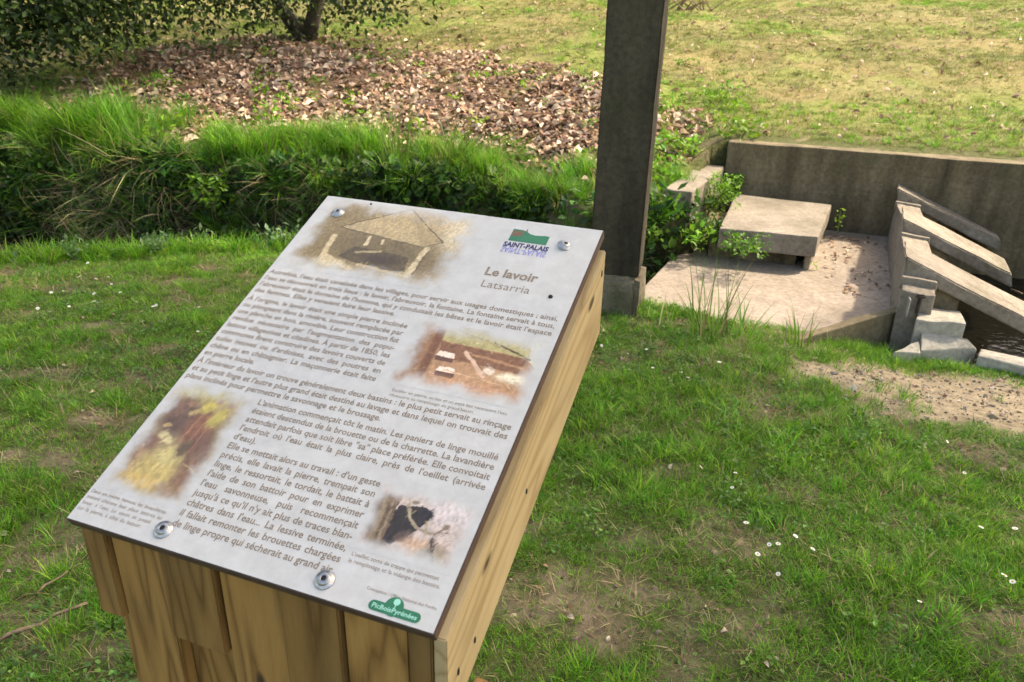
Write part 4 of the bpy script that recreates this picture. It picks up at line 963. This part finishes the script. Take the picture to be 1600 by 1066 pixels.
# daisies, each its own
def daisy_kit():
    V = []; F = []
    for k in range(14):
        a = 2 * math.pi * k / 14; m = np.array(Matrix.Rotation(a, 3, 'Z')); pv = np.array([(-.0012, .003, .0), (.0012, .003, 0), (.0020, .0095, .0012), (.0, .0115, .0014), (-.0020, .0095, .0012)]) @ m.T
        b = len(V); V += list(pv); F.append(tuple(range(b, b + 5)))
    pet = mesh('petals', V, F, np.tile([.78, .78, .76], (len(V), 1))); pet.materials.append(PETAL)
    cv, cf = lathe([(.0042, .0), (.0036, .0018), (.0018, .0026), (.0001, .0028)], 10); cen = mesh('flower_centre', cv, cf); cen.materials.append(plain_mat('daisy_yellow', (.60, .38, .03), .7, noise=.2))
    sv_, sf_ = tube([(0, 0, -.065), (.003, 0, -.03), (0, 0, 0)], .0010, .0009, 5); stm = mesh('stem', sv_, sf_); stm.materials.append(STEM)
    return pet, cen, stm
DP = daisy_kit()
DAISY = [(1216, 897), (1184, 866), (1243, 838), (1216, 850), (1202, 851), (1166, 817), (1359, 884), (1437, 940), (1569, 899), (1582, 909), (1533, 824), (1586, 826), (1095, 730), (1149, 739), (1144, 762), (1507, 739), (1124, 566), (981, 553), (940, 540), (1064, 582), (1075, 590), (1270, 858),
         (147, 471), (153, 473), (105, 475), (108, 479), (174, 444), (188, 457), (214, 472), (244, 477), (239, 479), (99, 455), (80, 457), (147, 459), (309, 518), (324, 514), (59, 482), (78, 487), (311, 480), (123, 433), (150, 436), (169, 433), (137, 411), (1020, 575), (960, 590), (1010, 546), (1350, 560), (1480, 690)]
DLAB = {(1216, 897): 'white daisy lowest in the tight daisy group right of the sign', (1184, 866): 'white daisy at the left end of the tight daisy group right of sign',
        (1202, 851): 'left daisy of the close pair inside the tight daisy group', (1216, 850): 'right daisy of the close pair inside the tight daisy group', (1243, 838): 'white daisy just above and right of the close daisy pair',
        (1270, 858): 'white daisy at the right end of the tight daisy group', (1166, 817): 'white daisy a little above and left of the tight daisy group', (1359, 884): 'lone daisy between the tight group and the right picture edge',
        (1437, 940): 'lowest of all daisies, alone in the bottom right grass', (1569, 899): 'left daisy of the low pair by the right picture edge', (1582, 909): 'right daisy of the low pair by the right picture edge',
        (1533, 824): 'left of two level daisies near the right picture edge', (1586, 826): 'right of two level daisies near the right picture edge', (1095, 730): 'leftmost of three daisies in the lush middle grass',
        (1149, 739): 'upper right of three daisies in the lush middle grass', (1144, 762): 'lowest of three daisies in the lush middle grass', (1507, 739): 'lone daisy below the dirt path near the right', (1480, 690): 'daisy at the lower edge of the dirt path'}
for u, v_ in DAISY:
    q = bp(u, v_, .05); z0 = zt(q[0], q[1]); q = bp(u, v_, z0 + .055)
    side = 'left of the sign towards the stream' if u < 700 else ('by the pillar and pale floor' if v_ < 600 else 'in the grass right of the sign')
    o = empty('daisy', tuple(q), (random.gauss(.25, .25), random.gauss(0, .25), random.random() * 6)); s_ = random.uniform(.55, .85); o.scale = (s_,) * 3
    tag(o, 'small white daisy blooming ' + side, 'daisy', 'daisies ' + side)
    if (u, v_) in DLAB: o['label'] = DLAB[(u, v_)]
    for nm, me_ in zip(('petals', 'flower_centre', 'stem'), DP): link(nm, me_, None, o)

# sticks
BARK = plain_mat('dead_wood', (.20, .14, .09), .85, noise=.35, nscale=60)
def stick(p0, p1, r, label, name='stick', n_=7, wob=.02):
    p0, p1 = Vector(p0), Vector(p1); pts = []
    for k in range(n_): t = k / (n_ - 1); pts.append(p0.lerp(p1, t) - p0 + mnoise.noise_vector(p0 * 3 + Vector((t * 4, 0, 0))) * wob * (1 if 0 < k < n_ - 1 else .3))
    V, F = tube(pts, r, r * .6); o = link(name, mesh(name, V, F, smooth=True), BARK, None, p0); return tag(o, label, 'stick')
def gs(u, v_, dz): q = bp(u, v_, 0); return (q[0], q[1], zt(q[0], q[1]) + dz)
stick(gs(-20, 1022, .012), gs(140, 955, .03), .007, 'brown stick lying in the grass left of the sign base')
stick(gs(60, 930, .015), gs(105, 900, .02), .004, 'short thin twig above the larger stick left of sign')
for (a, b, r, lb) in (((1470, 352), (1640, 402), .012, 'long brown stick floating in the pool below the back wall'), ((1500, 345), (1600, 360), .016, 'thick dark stick against the foot of the back wall'),
                      ((1530, 392), (1620, 350), .008, 'pale crossing stick over the drift in the pool'), ((1460, 345), (1570, 372), .007, 'thin stick beside the farthest washing board'), ((1580, 452), (1640, 470), .008, 'stick at the water by the nearest washing board')):
    stick(tuple(bp(*a, -.27)), tuple(bp(*b, -.25)), r, lb, wob=.04)
x = rng.uniform(1470, 1640, 46); pq = np.array([bp(u, 350 + .18 * (u - 1470) + rng.normal(0, 11), -.29) for u in x])
rt = upright(46, .2); scatter('drift_straw', PROTO['straw_tuft'], pq, rt, rng.uniform(.25, .5, 46), 'brown drift of straw and twigs floating in the pool', 'drift')
# dry bits on the floor and slab
x, y = sample(260, 1.5, 2.75, 4.2, 5.5); k = (y < 4.62 + (x - 1.9) * 2.2) & (x < 2.25 + (y - 4.2) * .38) & (x > 1.9); x, y = x[k], y[k]
scatter('floor_litter', PROTO['dead_leaf'], np.stack([x, y, np.full(len(x), ZF + .003)], 1), upright(len(x), .2), rng.uniform(.15, .45, len(x)), 'dry leaf scraps on the shaded strip of pale floor', 'leaf litter')

# ------------------------------------------------------------------ trees
TB = plain_mat('tree_bark', (.045, .036, .026), .9, noise=.5, nscale=18)
TC = np.array([[.022, .045, .011], [.034, .066, .014], [.055, .10, .020], [.016, .032, .010]])
def crown(name, centres, nl, R, L, W, seed, parent):
    r = np.random.default_rng(seed); V = []; F = []; C = []
    for cx, cy, cz in centres:
        n_ = int(nl * r.uniform(.6, 1.3)); tone = r.uniform(.75, 1.3)
        off = r.normal(0, 1, (n_, 3)) * R * np.array([.55, .55, .45]); off[:, 2] -= .15 * R
        for o3 in off:
            m = np.array(rot_rand(r, .8)); l_ = L * r.uniform(.65, 1.2); w_ = W * r.uniform(.7, 1.2)
            lv = np.array([(0, 0, 0), (-w_ / 2, l_ * .45, .15 * w_), (0, l_, -.1 * l_), (w_ / 2, l_ * .45, .15 * w_), (0, l_ * .45, -.05 * w_)]) @ m.T + o3 + np.array([cx, cy, cz]); b = len(V)
            V += list(lv); F += [(b, b + 4, b + 1), (b + 1, b + 4, b + 2), (b + 4, b + 3, b + 2), (b, b + 3, b + 4)]; C += [TC[r.integers(4)] * tone] * 5
    V = np.array(V) - np.array(parent.location)
    return link(name, mesh(name, V, F, np.array(C)), FOLT, parent)

def tree(name, base, stems, centre, rad, ncl, fringe, label, seed, nl=60, zmin=1.5, mult=3):
    r = np.random.default_rng(seed); o = empty(name, base); tag(o, label, 'tree')
    tb = []
    for pts, r0, r1 in stems: tb.append(tube([Vector(p_) - Vector(base) for p_ in pts], r0, r1, 10))
    g = merge(tb); link('trunk', mesh('trunk', g[0], g[1], smooth=True), TB, o)
    cs = []
    while len(cs) < ncl:
        d = r.normal(0, 1, 3); d /= np.linalg.norm(d); p_ = np.array(centre) + d * np.array(rad) * r.uniform(.55, 1.0)
        if p_[2] > zmin: cs.append(p_)
    br = []
    tops = [Vector(s_[0][-1]) for s_ in stems]
    for p_ in cs[::5] + fringe[::2]:
        pv = Vector(p_); t0 = min(tops, key=lambda q: (q - pv).length); mid = t0.lerp(pv, .5) + Vector((0, 0, .25)); br.append(tube([t0 - Vector(base), mid - Vector(base), pv - Vector(base)], .03, .006, 6))
    g = merge(br); link('branches', mesh('branches', g[0], g[1], smooth=True), TB, o)
    crown('crown', cs + fringe + [np.array(q) + r.normal(0, 1, 3) * np.array([.28, .3, .12]) + np.array([0, 0, .10]) for q in fringe for _ in range(mult)], nl, .42, .080, .046, seed, o); return o

def fr(u, v_, d):                       # fringe cluster at pixel, at forward distance d
    r_ = RCAM @ np.array([(u - 800) / 1210.0, (v_ - 533) / 1210.0, 1.0]); t = d / r_[1]; return np.array([0, 0, CAM_H]) + r_ * t
tb_ = bp(479, 62, .9); tb_ = (float(tb_[0]), float(tb_[1]), zt(tb_[0], tb_[1]) - .05)
T = Vector(tb_)
f1 = [fr(u, v_, d) for u, v_, d in ((300, -25, 9.0), (345, -18, 9.2), (385, 0, 9.2), (410, 12, 9.3), (412, 35, 9.3), (330, -12, 8.8), (270, -12, 9.0), (440, -20, 9.6), (520, -22, 9.2), (560, -12, 8.8), (592, -8, 8.7), (610, -20, 8.7), (650, -28, 8.5), (500, 10, 9.8), (400, -25, 9.0), (360, -30, 8.6), (230, -8, 8.8), (580, -25, 9.2), (540, -32, 9.0), (470, -30, 9.1), (310, -40, 9), (620, -35, 8.9))]
tree('broadleaf_tree', tb_, [([T, T + Vector((-.12, .02, .18)), T + Vector((-.28, 0, .42)), T + Vector((-.42, 0, .9)), T + Vector((-.6, .1, 2.2))], .10, .06), ([T, T + Vector((.08, 0, .25)), T + Vector((.19, .05, .6)), T + Vector((.30, .1, 2.0))], .10, .06)],
     (T.x, T.y, 3.9), (3.3, 2.8, 2.3), 330, f1, 'dark leafed tree with forked trunk at the top of the leaf strewn bank', 401, nl=58, zmin=1.85, mult=1)
f2 = [fr(u, v_ - 14, d) for u, v_, d in ((-20, 20, 7.6), (20, 40, 7.6), (50, 15, 7.8), (90, 35, 7.8), (60, 55, 7.5), (15, 70, 7.4), (-30, 60, 7.4), (110, 10, 7.9), (140, 20, 7.9), (165, 0, 8.0), (195, -8, 8.0), (225, 10, 8.0), (130, -15, 8), (80, -15, 8), (30, -10, 7.8), (-40, 0, 7.7), (180, -30, 8.1), (-50, 90, 7.3), (5, 85, 7.4), (250, -15, 8.2), (110, 45, 7.7))]
b2 = (-8.2, 8.6, zt(-8.2, 8.6) - .05); T2 = Vector(b2)
tree('broadleaf_tree', b2, [([T2, T2 + Vector((.1, 0, .8)), T2 + Vector((.5, -.2, 1.8)), T2 + Vector((.9, -.3, 2.8))], .22, .12)], (-7.0, 8.4, 3.7), (2.8, 2.4, 2.1), 260, f2,
     'dense dark tree whose low branches fill the top left corner', 402, nl=80, zmin=1.6, mult=3)
# tall unseen tree added at the right, crown shaped to shade the near lawn
r = np.random.default_rng(77); cs = []
while len(cs) < 480:
    gx_, gy_ = r.uniform(-5.0, 4.6), r.uniform(-3.0, 4.75); z_ = r.uniform(6.0, 9.5); dd = np.array(to_sun)
    if gy_ > (3.30 if gx_ > 1.6 else (3.62 if gx_ > .3 else 4.25)): continue
    cs.append(np.array([gx_, gy_, 0]) + dd * (z_ / dd[2]))
b3 = (10.5, -1.2, zt(10.5, -1.2) - .1); st_o = empty('broadleaf_tree', b3); tag(st_o, 'unseen tall tree added right of the picture to shade the near lawn', 'tree')
T3 = Vector(b3); V, F = tube([Vector((0, 0, 0)), Vector((-.1, .1, 2)), Vector((-.4, .4, 5)), Vector((-.6, .9, 7.5))], .32, .14, 12); link('trunk', mesh('trunk', V, F, smooth=True), TB, st_o)
g = merge([tube([Vector((-.4, .4, 5)), (Vector((-.4, .4, 5)) + Vector(p_) - T3) / 2 + Vector((0, 0, .4)), Vector(p_) - T3], .07, .01, 6) for p_ in cs[::8]]); link('branches', mesh('branches', g[0], g[1], smooth=True), TB, st_o)
crown('crown', cs, 15, .62, .30, .20, 78, st_o)
# brush heap behind the pillar top, and the stump at the top right
q = bp(1070, 25, 1.2); q = (float(q[0]), float(q[1]), zt(q[0], q[1]))
bo = empty('brush_heap', q); tag(bo, 'heap of dry brown brushwood right of the pillar top', 'brushwood')
r = np.random.default_rng(5)
for k in range(26):
    a = r.uniform(0, 6.28); p0 = Vector((r.normal(0, .25), r.normal(0, .2), 0)); p1 = p0 + Vector((math.cos(a) * .4, math.sin(a) * .3, r.uniform(.1, .5)))
    V, F = tube([p0, p0.lerp(p1, .5) + Vector((0, 0, .04)), p1], .012, .005, 5); link('branch', mesh('branch', V, F), BARK, bo)
q = bp(1608, 14, 1.25); q = (float(q[0]), float(q[1]), zt(q[0], q[1]))
V, F = tube([(-.5, .2, .1), (-.1, .05, .16), (.5, -.1, .2), (1.1, -.3, .22)], .16, .2, 12); tag(link('fallen_log', mesh('fallen_log', V, F, smooth=True), TB, None, q), 'dark fallen log at the top right corner of the lawn', 'log')
